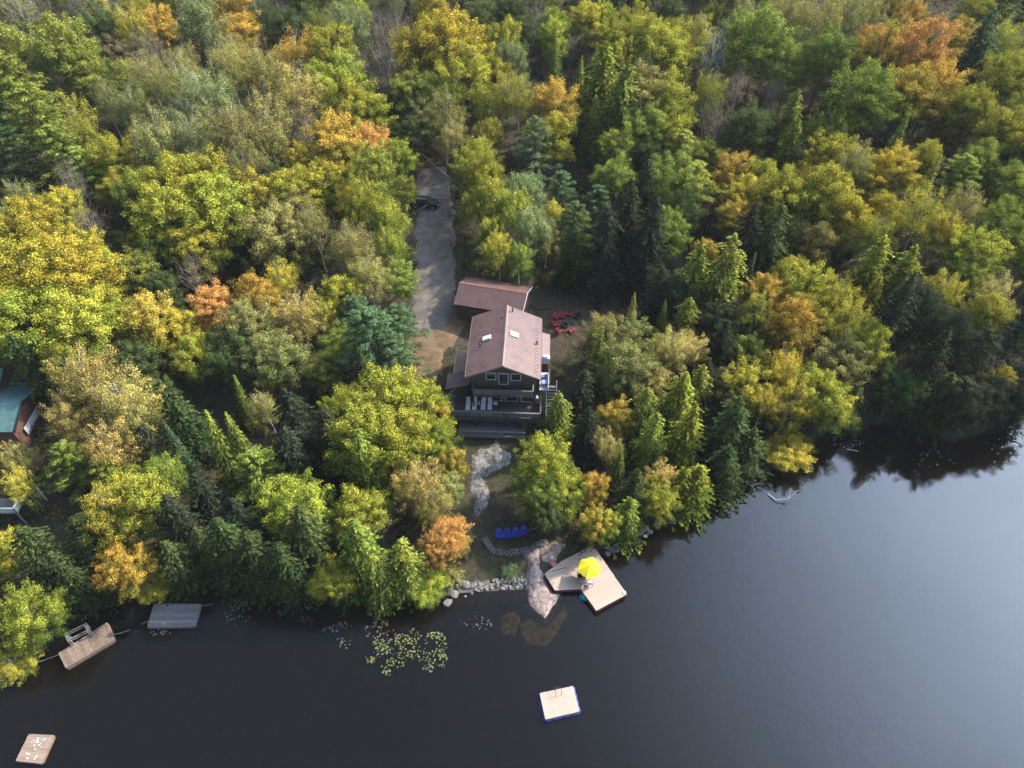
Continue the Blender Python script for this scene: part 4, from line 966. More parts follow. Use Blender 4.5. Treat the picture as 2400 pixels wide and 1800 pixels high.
PROT = {
 'maple': [(crown_broad('maple_crown', 20 + i, 210, 175, .10), trunk_mesh('maple_trunk', 20 + i, barkm)) for i in range(5)],
 'birch': [(crown_broad('birch_crown', 40 + i, 240, 90, .08, rz=5.7, cz=9.1, inner=.3, flat=1.0, lumpscale=.8, taper=.12), trunk_mesh('birch_trunk', 40 + i, birchm, .15, .92, 13, .3, .75, twigs=1)) for i in range(4)],
 'poplar': [(crown_broad('poplar_crown', 60 + i, 190, 100, .095, rz=5.9, cz=8.9, inner=.3, flat=1.1, lumpscale=.85, taper=.3), trunk_mesh('poplar_trunk', 60 + i, birchm, .14, .9, 8, .35, .5)) for i in range(3)],
 'spruce': [(crown_cone('spruce_crown', 80 + i, 46, 1.2, 2.0, 15, 11, .14), trunk_mesh('spruce_trunk', 80 + i, barkm, .16, .93, 0)) for i in range(3)],
 'cedar': [(crown_cone('cedar_crown', 90 + i, 44, .8, 3.1, 17, 20, .15, droop=.55, asp=.5, jag=.5, power=.48, lob=.2), trunk_mesh('cedar_trunk', 90 + i, barkm, .2, .9, 0)) for i in range(3)],
 'pine': [(crown_pine('pine_crown', 100 + i), trunk_mesh('pine_trunk', 100 + i, barkm, .22, .92, 8, .35, .6)) for i in range(3)],
 'bare': [(crown_broad('bare_crown', 120 + i, 70, 26, .075, rz=4.8, cz=10.0, inner=.3, flat=1.0), trunk_mesh('bare_trunk', 120 + i, twigm, .16, .93, 26, .3, .95, twigs=2)) for i in range(2)],
 'dead': [(None, trunk_mesh('dead_trunk', 130, simple('bark_white_dead', (.5, .48, .45), .9), .15, .93, 24, .35, .9, twigs=2))],
 'shrub': [(crown_broad('shrub_crown', 140 + i, 90, 60, .12, rz=6.5, cz=6.5, inner=.3, flat=.9), trunk_mesh('shrub_trunk', 140 + i, barkm, .12, .7, 7, .1, .7)) for i in range(2)],
}
COLS = {  # leaf colour, second leaf colour, word
 'g': ((.085, .125, .022), (.28, .30, .05), 'bright green'), 'd': ((.038, .06, .022), (.10, .13, .038), 'dark green'), 'y': ((.09, .13, .02), (.385, .362, .045), 'yellow green'),
 'Y': ((.118, .14, .02), (.52, .41, .05), 'golden yellow'), 'o': ((.11, .14, .022), (.55, .35, .06), 'orange topped'), 'O': ((.25, .19, .04), (.56, .28, .08), 'orange'),
 'r': ((.32, .12, .04), (.5, .12, .05), 'red orange'), 't': ((.11, .125, .034), (.34, .30, .09), 'olive tan'), 's': ((.11, .14, .05), (.27, .30, .11), 'silvery green'),
 'w': ((.13, .115, .055), (.34, .25, .13), 'rusty brown'), 'b': ((.045, .075, .036), (.13, .18, .07), 'blue green'), 'k': ((.03, .038, .022), (.056, .066, .034), 'shaded green'), 'T': ((.17, .155, .04), (.48, .37, .10), 'tan gold')}  # the darkest green has the shade of the woods put into its leaf colour
KW = {'maple': ('maple_tree', 'maple'), 'birch': ('birch_tree', 'birch'), 'poplar': ('poplar_tree', 'poplar'), 'spruce': ('spruce_tree', 'spruce'), 'cedar': ('cedar_tree', 'cedar'), 'pine': ('pine_tree', 'pine'), 'bare': ('thinning_tree', 'half bare tree'), 'dead': ('dead_tree', 'bare dead tree'), 'shrub': ('shrub', 'shrub')}
CODE = {'M': 'maple', 'B': 'birch', 'A': 'poplar', 'S': 'spruce', 'C': 'cedar', 'P': 'pine', 'D': 'bare', 'X': 'dead', 'K': 'shrub'}
S_ = 1.085
T_LIST = '''
60,30,60,D,w 30,120,60,M,g 130,110,70,M,g 190,155,50,M,g 35,190,70,P,g 85,260,75,P,g 135,330,60,P,g 185,370,50,P,g 25,335,60,P,d 230,45,45,B,t 290,70,45,B,Y 350,60,40,M,o
430,60,60,A,s 520,75,45,M,o 260,130,40,M,w 330,175,50,B,t 395,190,55,B,t 455,215,65,B,s 300,240,50,B,t 230,225,40,B,t 500,150,50,B,T 560,170,60,B,T 645,130,50,B,o 720,110,50,M,y 620,60,35,B,d
560,40,40,B,d 680,40,30,B,g 760,60,50,A,s 350,310,60,B,t 425,315,60,B,s 505,300,65,B,t 575,290,60,B,t 640,215,60,B,T 665,295,50,D,w 720,195,60,M,y 765,240,55,M,y 805,260,50,M,y
735,310,65,M,o 800,320,50,M,O 855,345,40,M,y 240,345,50,M,Y 255,415,40,M,Y 370,400,65,M,Y 450,400,70,M,Y 545,375,55,B,t 485,455,75,M,y 370,470,70,M,y 335,530,55,M,y 430,530,60,M,y 560,440,60,M,Y
640,420,60,M,Y 700,400,50,M,Y 610,510,60,M,t 685,500,50,B,t 790,440,55,A,y 835,480,50,A,y 760,545,55,B,t 850,540,45,A,y 800,600,50,B,T 865,605,35,M,g 870,415,30,M,g 60,500,62,M,Y 190,495,42,D,w
90,600,85,M,Y 30,640,70,M,Y 165,620,80,M,Y 215,590,55,M,y 60,710,80,M,y 150,705,80,M,y 225,685,55,M,y 300,590,50,M,g 420,600,48,D,w 340,560,45,M,d 320,690,58,M,o 385,715,50,M,Y 462,670,50,M,O 560,640,52,M,o
605,610,40,B,Y 640,690,55,B,T 690,690,40,B,Y 540,710,60,M,t 500,770,55,M,d 600,780,60,M,t 420,770,50,M,y 735,640,48,M,y 770,680,45,P,b 805,730,75,P,b 865,700,50,P,b 850,780,55,P,b 730,745,45,M,g 700,805,45,M,g
730,890,35,M,y 190,830,78,B,T 265,885,78,B,T 160,905,55,B,T 300,935,55,B,t 245,965,60,B,T 40,965,48,B,T 50,1025,55,B,Y 20,1190,55,M,y 100,1200,55,C,d 160,1000,55,P,g 235,1030,50,P,g 305,1090,75,M,y 240,1110,65,B,Y
350,1040,50,M,g 200,1150,55,P,d 395,915,50,C,d 385,975,75,S,b 430,1040,70,S,d 485,985,110,S,g 530,975,100,S,g 560,1020,62,P,g 640,1095,68,M,y 780,1110,58,M,y 775,1190,55,C,g 665,1165,55,C,d 800,950,78,M,y
850,880,75,M,y 775,890,55,M,y 905,870,52,M,y 940,905,42,M,o 860,965,75,M,y 795,1010,55,C,g 930,955,45,M,y 972,1005,35,M,o 890,1045,58,B,T 935,1085,45,B,T 962,1060,35,M,t 972,1150,42,M,O 945,1190,36,M,O
880,1220,45,C,g 920,1262,45,M,y 820,1250,40,C,g 720,1252,52,M,Y 500,1190,55,C,d 560,1205,50,C,d 620,1225,45,C,d 450,1185,32,C,d 280,1225,58,M,o 330,1265,40,M,y 380,1225,48,C,d 170,1262,40,C,d 60,1330,62,M,y 105,1315,35,M,y 30,1425,52,B,Y
830,70,42,D,w 840,165,55,D,w 920,115,70,M,Y 990,105,70,M,Y 1000,175,60,M,y 900,205,50,M,g 960,215,50,M,g 1050,150,42,M,y 960,260,45,B,t 1070,175,40,M,Y 1110,130,42,A,s 1120,205,40,A,s 1160,55,42,D,w
1200,60,40,M,y 1260,50,40,M,Y 1100,40,40,M,d 1030,40,40,M,d 1200,130,60,S,g 1192,180,60,S,d 1250,200,60,S,g 1215,260,50,S,g 1300,200,60,C,y 1340,240,60,C,g 1195,235,55,M,o 1185,295,50,M,Y 1060,285,35,A,Y
1045,330,36,A,y 980,300,38,B,t 925,265,42,M,t 890,300,35,M,d 1020,370,42,M,y 1050,425,48,A,y 1100,450,50,A,y 1145,420,48,A,s 1140,500,45,A,s 1188,465,30,A,Y 1180,525,30,A,T 1060,500,38,A,y 1078,540,40,A,y 1122,560,36,A,g 1030,455,38,A,y 1165,500,36,A,s
1340,100,48,M,y 1400,90,55,M,y 1440,130,60,M,y 1380,220,58,M,t 1440,225,60,M,y 1490,100,50,M,Y 1440,285,55,M,y 1330,325,40,M,g 1380,290,50,M,g 1530,135,55,X,w 1640,95,72,M,g 1600,130,50,M,y 1690,140,50,M,g
1700,40,50,B,t 1765,50,58,B,t 1830,30,50,B,t 1780,130,58,M,g 1850,215,70,M,g 1880,95,38,M,O 1985,115,62,M,O 2015,190,58,M,o 1955,200,58,M,o 2100,130,55,C,b 2150,50,58,P,d 2185,160,45,M,y 2160,295,58,M,y
2110,350,48,M,g 2190,400,48,M,g 1590,205,45,D,w 1550,270,50,D,w 1640,285,40,M,d 1700,270,35,C,g 1780,280,48,A,g 1700,335,38,C,g 1790,350,58,M,Y 1880,390,45,M,Y 1940,370,48,M,Y 2000,400,60,S,g 2070,380,45,P,g
1290,440,40,P,b 1212,405,34,P,b 1240,480,45,P,d 1232,545,38,C,d 1350,500,55,C,k 1385,430,42,C,k 1330,390,48,M,g 1405,530,55,C,k 1300,545,48,C,k 1470,330,48,P,g 1500,400,52,P,g 1525,340,40,M,g 1582,375,42,M,o
1600,425,46,M,Y 1590,470,38,M,o 1690,430,58,M,y 1650,385,42,M,y 1795,430,65,M,Y 1835,485,48,M,Y 1750,400,45,M,Y 1895,460,45,M,Y 1885,510,52,B,Y 1990,470,55,B,Y 2045,505,42,B,Y 2085,460,48,B,t 2100,545,55,M,y
2200,545,48,M,g 1760,525,48,M,t 1700,505,40,M,t 1660,525,45,C,d 1605,525,45,C,k 1560,605,55,C,g 1500,615,48,C,g 1615,600,50,S,b 1450,635,45,M,k 1700,590,40,M,Y 1650,645,48,M,o 1740,625,55,M,y 1800,645,52,B,Y
1835,705,48,B,Y 1755,700,50,M,y 1855,765,46,M,y 1800,785,55,M,t 1870,600,48,C,y 1935,620,48,C,y 2020,640,50,B,Y 2135,655,48,B,T 2080,595,42,M,g 1312,728,48,M,t 1352,735,50,M,t 1362,695,60,S,g 1285,790,85,S,g
1350,790,62,M,t 1400,820,45,M,t 1440,765,50,B,T 1490,765,45,B,T 1430,700,50,S,g 1475,710,38,C,g 1330,905,42,M,o 1318,965,36,B,t 1208,905,38,C,g 1390,905,42,C,g 1462,875,46,C,y 1505,850,40,C,g 1480,945,46,C,y
1180,1000,60,M,y 1160,1065,50,M,g 1222,1060,45,M,y 1185,1110,36,M,d 1285,1055,36,M,o 1290,1130,32,M,o 1335,1010,60,S,g 1365,1065,38,C,d 1430,1025,38,A,T 1420,1085,42,M,y 1500,1065,48,C,y 1480,1125,40,C,y
1352,1130,38,C,g 1305,1175,32,M,y 1570,930,48,C,d 1600,835,52,M,Y 1650,880,42,B,Y 1685,800,52,B,Y 1620,780,45,M,g 1705,870,48,B,Y 1760,850,56,M,y 1800,880,50,M,y 1702,975,52,M,Y 1560,1010,48,C,d 1620,1000,45,C,d
1840,895,36,C,d 1905,725,48,C,k 1960,685,50,M,k 2040,745,52,M,k 2100,785,50,P,k 2185,745,50,P,k 1985,825,45,C,k 1930,870,45,M,d 2060,885,50,P,k 2130,880,45,M,k 2200,855,48,M,k 2030,925,45,C,d 2105,700,45,M,Y
2145,850,30,M,Y 2240,880,55,M,k 2172,905,42,M,k 2215,915,42,C,k 2080,930,40,M,k 1545,690,48,M,k 1555,760,42,C,k 1540,840,45,M,k 1260,860,38,C,k 1270,940,38,C,k 1420,640,35,C,k 300,790,50,M,d 640,930,55,C,k 640,1000,50,C,k 710,960,50,C,k 450,1080,45,C,k 330,980,40,C,k 400,1130,50,C,k 520,1130,45,C,k
'''
CLEAR = [[(880, 360), (985, 380), (985, 590), (1140, 600), (1230, 640), (1400, 600), (1480, 660), (1400, 700), (1340, 650), (1250, 700), (1250, 860), (1150, 900), (1120, 960), (1110, 1100), (1140, 1160), (1230, 1170), (1350, 1290), (1000, 1290), (985, 1050), (960, 900), (905, 780), (900, 600), (895, 420)], [(-60, 850), (20, 850), (80, 930), (80, 1010), (-60, 945)], [(-60, 1060), (60, 1060), (70, 1110), (-60, 1125)]]
MASK = [(0, -200), (2212, -200), (2500, 400), (2400, 900), (2212, 900)]
occ = []; trees = []
R_t = random.Random(5)
def place(u, v, rpx, code, col, jitter=0, hand=True):
    kind = CODE[code]; u *= S_; v *= S_; rpx *= S_
    dep = 80; h = 14
    hf = {'S': .5, 'C': .5, 'P': .62, 'K': .45}.get(code, .62)
    for _ in range(14):
        R = rpx * dep / F
        if code == 'S': h = min(17, max(6, rpx * 2 * dep / F / .78)); R = h * R_t.uniform(.125, .14)
        elif code == 'C': h = min(17, max(8, R * 4.4)); 
        elif code == 'P': h = min(19, max(8, R * 3.0))
        elif code in 'AB': h = min(18, max(7, R * 3.5))
        elif code == 'K': h = R * 1.6
        else: h = min(18, max(7, R * 3.1))
        for k in range(25):
            base = None; z = 6.0 if k == 0 else zc; p = P(u, v, z + h * hf); zc = z + .6 * (g(p.x, p.y) - z)
        dep = proj((p.x, p.y, z + h * hf))[2]
    # keep roots on dry land: a lower crown stands further inland on the same line of sight
    it = 0
    hmin = 7.5 if (u > 1250 * S_ and abs(u / S_ - 1702) > 3) or (code == 'C') else 2.5
    while shore_d(p.x, p.y) < .8 and h > hmin and it < 60:
        h *= .94; it += 1; z = 0.5
        for k in range(25): p = P(u, v, z + h * hf); z += .6 * (g(p.x, p.y) - z)
    while shore_d(p.x, p.y) < .8 and hmin > 5: p.y += .3
    if code in 'CMP' and u > 1850 * S_ and v > 640 * S_: h *= 1.3
    return p.x, p.y, g(p.x, p.y), R, h, kind, col
for tok in T_LIST.split():
    a = tok.split(','); u, v, r_ = map(float, a[:3]); x, y, z, R, h, kind, col = place(u, v, r_, a[3], a[4])
    if u < 95 and 930 < v < 1040: x, y, z, R, h, kind, col = place(u, v + 22, r_ * .72, a[3], a[4])
    if kind == 'spruce' : R = max(R, 1.1)
    trees.append([x, y, z, R * 1.10, h, kind, col, True]); occ.append((x, y, R))
# fill the forest between them
fillcols = 'ggyyYtdtdg'
def near_cols(u, v):
    best = sorted(((proj((t[0], t[1], t[2] + t[4] * .6))[0] - u) ** 2 + (proj((t[0], t[1], t[2] + t[4] * .6))[1] - v) ** 2, i) for i, t in enumerate(trees[:NHAND]) )[:3]
    return trees[R_t.choice(best)[1]]
NHAND = len(trees)
clear_np = [[(a * S_, b * S_) for a, b in c] for c in CLEAR]
def blocked(x, y, z, R, h):
    for f in (.0, .3, .55, .8, 1.0):
        for dx in ((-.8, 0, .8) if f > 0 else (0,)):
            u, v, _ = proj((x + dx * R, y, z + h * f))
            for c in clear_np:
                if bool(inside(c, np.array(u), np.array(v))): return True
    return False
nfill = 0
for att in range(16000):
    if nfill >= 300: break
    y = R_t.uniform(28, 215); wx = 100 if y < 110 else 150; x = R_t.uniform(-wx, wx); d = float(shore_d(x, y))
    if d < 1.5: continue
    z = g(x, y); u, v, dep = proj((x, y, z + 7))
    if not (-160 < u < 2600 and -160 < v < 1600): continue
    if min((x - o[0]) ** 2 + (y - o[1]) ** 2 for o in occ) < (3.6 if y < 100 else 4.4) ** 2: continue
    src = near_cols(u, v); kind, col = src[5], src[6]
    if R_t.random() < .42: kind, col = R_t.choice([('cedar', 'd'), ('birch', 'y'), ('maple', 'g'), ('maple', 'd'), ('birch', 't'), ('bare', 'w')])
    if kind in ('dead',): kind = 'birch'
    if col in 'Or': col = 'o'
    h = R_t.uniform(7, 12.5) + (2.5 if y > 95 else 0); R = h * {'cedar': .22, 'spruce': .15, 'pine': .24}.get(kind, .28) * R_t.uniform(.85, 1.15)
    if blocked(x, y, z, R, h): continue
    trees.append([x, y, z, R, h, kind, col, False]); occ.append((x, y, R)); nfill += 1
# tall trees beyond the right edge of the picture that shade the right bank
for k in range(34):
    x = R_t.uniform(72, 125); y = R_t.uniform(66, 130); u, v, dep = proj((x, y, g(x, y) + 9))
    if u < 2440 or min((x - o[0]) ** 2 + (y - o[1]) ** 2 for o in occ) < 9: continue
    trees.append([x, y, g(x, y), 4.0, R_t.uniform(14, 18), R_t.choice(['cedar', 'maple', 'pine']), R_t.choice('dgt'), False]); occ.append((x, y, 4))

LAND = [((1090, 740), 'the cottage'), ((1060, 640), 'the garage'), ((950, 560), 'the driveway'), ((925, 445), 'the car'), ((1220, 700), 'the red chairs'), ((1268, 1225), 'the yellow umbrella'),
 ((375, 1330), 'the grey dock'), ((185, 1390), 'the bench dock'), ((20, 890), 'the teal roof'), ((880, 1400), 'the lily pads'), ((1105, 1155), 'the blue chairs'), ((805, 730), 'the big blue green pine'),
 ((970, 1155), 'the orange beach maple'), ((1990, 130), 'the biggest orange maple'), ((1530, 135), 'the white bare tree'), ((1702, 975), 'the overhanging golden maple'),
 ((0, 0), 'the top left corner'), ((620, 0), 'the left top edge'), ((1106, 0), 'the top edge centre'), ((1650, 0), 'the right top edge'), ((2212, 0), 'the top right corner'), ((0, 300), 'the upper left edge'),
 ((0, 650), 'the middle left edge'), ((2212, 450), 'the upper right edge'), ((2212, 900), 'the lake at right edge'), ((1990, 860), 'the leaning pale log'), ((835, 150), 'the grey top tree'), ((500, 985), 'the twin spruces'),
 ((1100, 440), 'the poplar clump'), ((462, 670), 'the left orange maple'), ((430, 450), 'the broad yellow maples'), ((1590, 440), 'the maple beyond the yard'), ((1800, 450), 'the right golden maples'), ((0, 1150), 'the railed platform'), ((1285, 790), 'the slim tall spruce'), ((1450, 640), 'the dark yard cedars')]
def rel(u, v):
    b = min(LAND, key=lambda L: (L[0][0] - u) ** 2 + (L[0][1] - v) ** 2); dx, dy = u - b[0][0], v - b[0][1]; D = math.hypot(dx, dy)
    if D < 32: s = 'at'
    else:
        a = math.degrees(math.atan2(-dy, dx)); s = ['right of', 'upper right of', 'above', 'upper left of', 'left of', 'lower left of', 'below', 'lower right of'][int(((a + 22.5) % 360) // 45)]
    return (s, b[1])
infos = []
for i, t in enumerate(trees):
    u, v, dep = proj((t[0], t[1], t[2] + t[4] * .65)); u /= S_; v /= S_
    sz = 'small ' if t[4] < 8.2 else ('tall ' if t[4] > 14 else '')
    infos.append([u, v, sz, rel(u, v)])
from collections import defaultdict
grp = defaultdict(list)
for i, t in enumerate(trees):
    u, v, sz, rl = infos[i]
    kw = KW[t[5]][1]; cw = COLS[t[6]][2]
    if t[5] == 'dead': cw = 'white'
    out = not (0 <= u <= 2212 and 0 <= v <= 1659)
    base = '%s%s %s %s %s' % (sz, cw, kw, rl[0], rl[1]); grp[base].append(i)
ORD = ['leftmost one', 'second from left', 'third from left', 'fourth from left', 'fifth from left', 'sixth from left', 'seventh from left', 'eighth from left', 'ninth from left', 'tenth from left']
labels = {}
for b, L in grp.items():
    L.sort(key=lambda i: infos[i][0])
    for k, i in enumerate(L):
        labels[i] = b if len(L) == 1 else b + ', ' + (ORD[k] if k < 9 else 'rightmost one')
GN = {'maple': 'maples of the autumn forest', 'birch': 'birches of the autumn forest', 'poplar': 'poplars of the autumn forest', 'spruce': 'pointed spruces', 'cedar': 'cedars and hemlocks', 'pine': 'white pines', 'bare': 'half bare trees', 'dead': None, 'shrub': 'shrubs'}
for i, (x, y, z, R, h, kind, col, hand) in enumerate(trees):
    pr = PROT[kind][R_t.randrange(len(PROT[kind]))]
    o = thing(KW[kind][0], labels[i], 'tree', (x, y, z), R_t.uniform(0, 6.28), GN[kind])
    rr = {'spruce': 2.0, 'cedar': 3.1, 'pine': 3.9}.get(kind, R0)
    sx = R / rr; sz = h / H0
    lean = .03 if kind in ('spruce', 'cedar', 'pine') else .07
    tr = obj('trunk', pr[1], None, o)
    parts = [tr]
    if pr[0]:
        cr = obj('crown', pr[0], None, o); parts.append(cr)
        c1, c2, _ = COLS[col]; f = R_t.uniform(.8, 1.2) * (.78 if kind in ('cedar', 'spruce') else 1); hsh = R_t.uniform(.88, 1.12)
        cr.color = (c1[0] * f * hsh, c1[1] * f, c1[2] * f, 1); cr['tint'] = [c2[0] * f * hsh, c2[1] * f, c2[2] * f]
    rot = (R_t.uniform(-lean, lean), R_t.uniform(-lean, lean), 0)
    for q in parts: q.scale = (sx, sx * R_t.uniform(.92, 1.08) if q is tr else sx, sz); q.rotation_euler = rot
    if len(parts) == 2: parts[0].scale = parts[1].scale
    if kind == 'shrub': o['category'] = 'shrub'

# undergrowth: low leafy brush over the forest floor, uncountable
def brush(name, n, seed, test, size, hmin, hmax, c1, c2, lab, per=42):
    r = np.random.RandomState(seed); C, N = [], []; k = 0; tries = 0
    while k < n and tries < n * 12:
        tries += 1
        y = r.uniform(24, 210); wx = 100 if y < 110 else 150; x = r.uniform(-wx, wx)
        if not test(x, y): continue
        z = g(x, y); u, v, dep = proj((x, y, z + 1))
        if not (-60 < u < 2460 and -60 < v < 1700): continue
        Rb = r.uniform(.7, 1.7) if hmax > .6 else r.uniform(.3, .8); hb = r.uniform(hmin, hmax); d = r.normal(size=(per, 3)); d[:, 2] = np.abs(d[:, 2]); d /= np.linalg.norm(d, axis=1)[:, None]
        C.append(d * r.uniform(.3, 1.05, (per, 1)) * np.array([Rb, Rb, hb]) + np.array([x, y, z])); N.append(d + [0, 0, .4]); k += 1
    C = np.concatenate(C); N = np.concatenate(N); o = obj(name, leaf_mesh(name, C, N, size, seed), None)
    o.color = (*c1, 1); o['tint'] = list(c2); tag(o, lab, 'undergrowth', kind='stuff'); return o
cl = clear_np[0]
def forest_ok(x, y):
    d = float(shore_d(x, y))
    if d < .4: return False
    z = g(x, y)
    for hh in (0, 1.5):
        u, v, _ = proj((x, y, z + hh))
        if bool(inside(cl, np.array(u), np.array(v))): return False
    return True
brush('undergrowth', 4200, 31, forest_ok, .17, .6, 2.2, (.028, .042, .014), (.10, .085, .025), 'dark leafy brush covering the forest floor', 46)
brush('undergrowth', 700, 33, lambda x, y: forest_ok(x, y) and fbm(np.array(x), np.array(y), .08, 2) > 0, .15, .5, 1.8, (.12, .12, .02), (.32, .16, .05), 'yellowing brush in patches between the trees', 40)
# low growth creeping over the edges of the driveway
def drive_edge(x, y):
    if not (60 < y < 112): return False
    p, hw = min(rows, key=lambda q: abs(q[0].y - y)); e = abs(x - p.x) - hw; return .5 < e < 1.6
brush('drive_edge_weeds', 230, 37, drive_edge, .10, .15, .5, (.05, .06, .022), (.16, .13, .05), 'weeds and saplings along both edges of the gravel driveway', 34)
# bushes lining the shore
def shore_ok(x, y):
    d = float(shore_d(x, y)); return .2 < d < 2.6 and not (-8.5 < x < 13.5)
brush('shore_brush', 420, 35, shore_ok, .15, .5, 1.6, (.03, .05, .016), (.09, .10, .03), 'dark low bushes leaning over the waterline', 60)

hz = obj('haze', MB().box((0, 600, 35.75), (2400, 2400, 84.5)), None)
hm = bpy.data.materials.new('pale_haze'); hm.use_nodes = True; hn = hm.node_tree.nodes; hn.remove(hn['Principled BSDF'])
pv = hn.new('ShaderNodeVolumePrincipled'); pv.inputs['Color'].default_value = (.97, .97, .97, 1); pv.inputs['Density'].default_value = .00008
hm.node_tree.links.new(pv.outputs[0], hn['Material Output'].inputs['Volume']); hz.data.materials.append(hm); tag(hz, 'thin pale haze over the whole valley', kind='stuff')
def litter(lab, n, seed, fpos, c1, c2, size=.07):
    r = np.random.RandomState(seed); C = np.array([fpos(r) for _ in range(n)]); N = np.tile([0, 0, 3.0], (n, 1))
    o = obj('fallen_leaves', leaf_mesh('fallen_leaves', C, N, size, seed), None); o.color = (*c1, 1); o['tint'] = list(c2); tag(o, lab, 'fallen leaves', kind='stuff')
def on_drive(r):
    p, hw = rows[r.randint(len(rows))]; e = r.choice([-1, 1]) * (1 - r.uniform() ** 2 * .8) * hw; x, y = p.x + e, p.y + r.uniform(-.5, .5); return (x, y, g(x, y) + .22)
litter('scattered orange and brown leaves on the gravel driveway', 420, 5, on_drive, (.16, .10, .04), (.42, .24, .07), .09)
def on_croof(r):
    x = r.uniform(-4.4, 4.4); p = HP(x, r.uniform(.2, 11), on_roof(x) + .1); return tuple(p)
litter('stray leaves lying on the cottage roof', 90, 6, on_croof, (.14, .08, .03), (.4, .26, .08), .06)
def on_yard(r):
    while True:
        u, v = r.uniform(980, 1420), r.uniform(640, 1330); p = P(u, v, 2.5)
        if shore_d(p.x, p.y) > 1 and not (-8 < p.x < 7 and 55 < p.y < 74): return (p.x, p.y, g(p.x, p.y) + .14)
litter('fallen leaves strewn over the yards round the cottage', 2600, 7, on_yard, (.12, .08, .035), (.36, .20, .06), .08)
# individual shrubs in the yard
def shrub(label, p, R, h, col, name='shrub', cat='shrub'):
    o = thing(name, label, cat, p, R_t.uniform(0, 6)); pr = PROT['shrub'][R_t.randrange(2)]
    tr = obj('stem', pr[1], None, o); cr = obj('crown', pr[0], None, o)
    for q in (tr, cr): q.scale = (R / R0, R / R0, h / H0)
    c1, c2, _ = COLS[col]; cr.color = (*c1, 1); cr['tint'] = list(c2)
shrub('small bright green bush behind the beach stones', ground_at(1000 + 650 / 3.3175, 980 + 1210 / 3.3175), 1.3, 1.1, 'b')
shrub('rusty shrub at the left end of the beach stones under the orange maple', ground_at(1000 + 205 / 3.3175, 980 + 1250 / 3.3175), 1.7, 1.8, 't')
shrub('grey green shrub at the foot of the orange maple', ground_at(1000 + 330 / 3.3175, 980 + 940 / 3.3175), 1.0, .9, 's')
shrub('orange tinged bush at the waterline right of the dock', ground_at(1480, 1215), 1.3, 1.3, 'w')
shrub('dark bush behind the garage, below the poplar clump', ground_at(1232, 640), 1.6, 1.8, 's')
shrub('leafy bush at the lower right corner of the cottage deck', ground_at(1285, 985), 1.6, 3.0, 'd')
shrub('orange flecked bush between the plant stand and the spruce', ground_at(1312, 880), .8, 1.2, 'o')

# ------------------------------------------------------------------ fallen and leaning wood
whitebark = simple('bleached_wood', (.46, .43, .4), .9, 5, .25)
def log(label, pts, r0, r1, name='fallen_log', cat='log', mat=whitebark, br=0):
    pts = [Vector(p) for p in pts]; c = pts[0].copy(); m = MB(); n = len(pts); rr = random.Random(len(label))
    m.tube([p - c for p in pts], [r0 + (r1 - r0) * i / (n - 1) for i in range(n)], 6)
    for k in range(br):
        f = rr.uniform(.35, 1); i = min(n - 2, int(f * (n - 1))); s = pts[i].lerp(pts[i + 1], rr.random()) - c; d = (pts[i + 1] - pts[i]).normalized()
        e = s + (d + Vector((rr.uniform(-.8, .8), rr.uniform(-.8, .8), rr.uniform(-.1, .5)))).normalized() * rr.uniform(.5, 1.5)
        m.tube([s, (s + e) / 2 + Vector((0, 0, .05)), e], [r1 * .8, r1 * .5, r1 * .2], 4)
    o = obj(name, m, mat, None, c); return tag(o, label, cat)
log('long pale dead trunk leaning over the dark right bank', [P(2113, 950, 3.5), P(2150, 932, 5.0), P(2203, 915, 7.0), P(2215, 905, 7.6)], .16, .06, br=5)
log('white dead trunk rising above the dark cedars at the right, left of a pair', [P(2297, 820, 5.5), P(2318, 785, 9.5)], .13, .05, 'leaning_trunk', 'trunk', br=3)
log('white dead trunk rising above the dark cedars at the right, right of a pair', [P(2305, 835, 5.0), P(2336, 807, 9.0)], .12, .05, 'leaning_trunk', 'trunk', br=3)
log('bare dead branches sticking out of the water below the golden maple', [P(1800, 1158, .1), P(1820, 1172, .3), P(1845, 1170, .5), P(1856, 1160, .8)], .07, .03, 'dead_branch', 'branch', br=12)
log('short white branch at the waterline left of the dead branches', [P(1748, 1128, .2), P(1762, 1140, .4), P(1772, 1134, .7)], .08, .03, 'dead_branch', 'branch', br=3)
log('thin log floating beside the right bank', [P(1985, 1053, .05), P(2012, 1057, .08)], .07, .04)
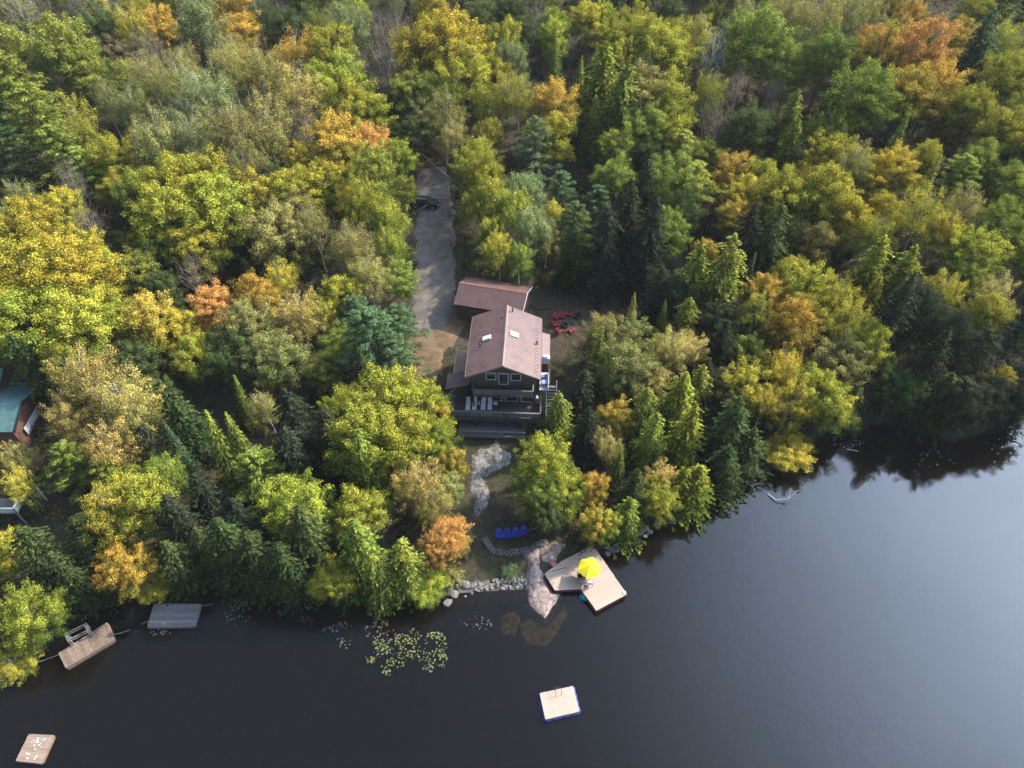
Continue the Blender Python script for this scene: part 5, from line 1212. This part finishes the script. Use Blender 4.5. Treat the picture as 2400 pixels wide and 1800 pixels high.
log('white curved branch arching over the driveway above the car, upper one', [P(974, 462, 7), P(985, 447, 8), P(996, 441, 8.4), P(1000, 441, 8.2)], .06, .03, 'arching_branch', 'branch')
log('white curved branch arching over the driveway above the car, lower one', [P(976, 458, 7), P(990, 452, 7.6), P(1003, 443, 7.8)], .06, .03, 'arching_branch', 'branch')
log('long thin pole lying across the driveway above the car', [ground_at(980, 471, .3) + Vector((0, 0, .9)), ground_at(1058, 464, .2) + Vector((0, 0, .3))], .05, .03)
log('thin white branch hanging in front of the car', [P(985, 490, 8), P(1002, 480, 8.5)], .05, .02, 'arching_branch', 'branch')
log('grey trunk lying in the dark gap at the left', [P(100, 445, 9), P(140, 500, 6), P(165, 532, 5)], .12, .05, 'fallen_log', 'log', br=5)
log('white forked stick in front of the dock ramp', [cC(345, 405, zd + .05), cC(360, 412, zd + .06), cC(378, 380, zd + .08)], .03, .02, 'driftwood_stick', 'stick')
log('pale stick lying right of the blue chairs', [ground_at(1000 + 770 / 3.3175, 980 + 880 / 3.3175) + Vector((0, 0, .2)), ground_at(1000 + 900 / 3.3175, 980 + 862 / 3.3175) + Vector((0, 0, .3))], .05, .02, 'fallen_branch', 'branch', br=6)
log('pale trunk leaning over the water at the tip of the cedars left of the beach', [P(893, 1437, -.2), P(900, 1385, 4.0)], .09, .05, 'leaning_trunk', 'trunk')
log('white birch trunk leaning inside the tan birch crown at the left', [P(276, 915, 9), P(280, 945, 7), P(292, 975, 5)], .14, .1, 'leaning_trunk', 'trunk', br=4)
log('grey trunk beside the railed lookout platform', [P(84, 1142, 5.5), P(110, 1172, 3.5)], .13, .09, 'leaning_trunk', 'trunk')
p = cC(372, 225, .9); p.z = max(g(p.x, p.y), .3) + .15
tag(put_stone('boulder', None, p, 1.1), 'rust red boulder between the granite point and the dock ramp', 'boulder').data = STONES[0].copy()
bo = [o for o in bpy.data.objects if o.get('label', '').startswith('rust red')][0]; bo.data.materials[0] = terram

from collections import Counter
print('KINDS', Counter(t[5] for t in trees), 'FILL', nfill, 'DUP', len(labels) - len(set(labels.values())), [l for l in labels.values() if len(l.split()) > 16][:5])
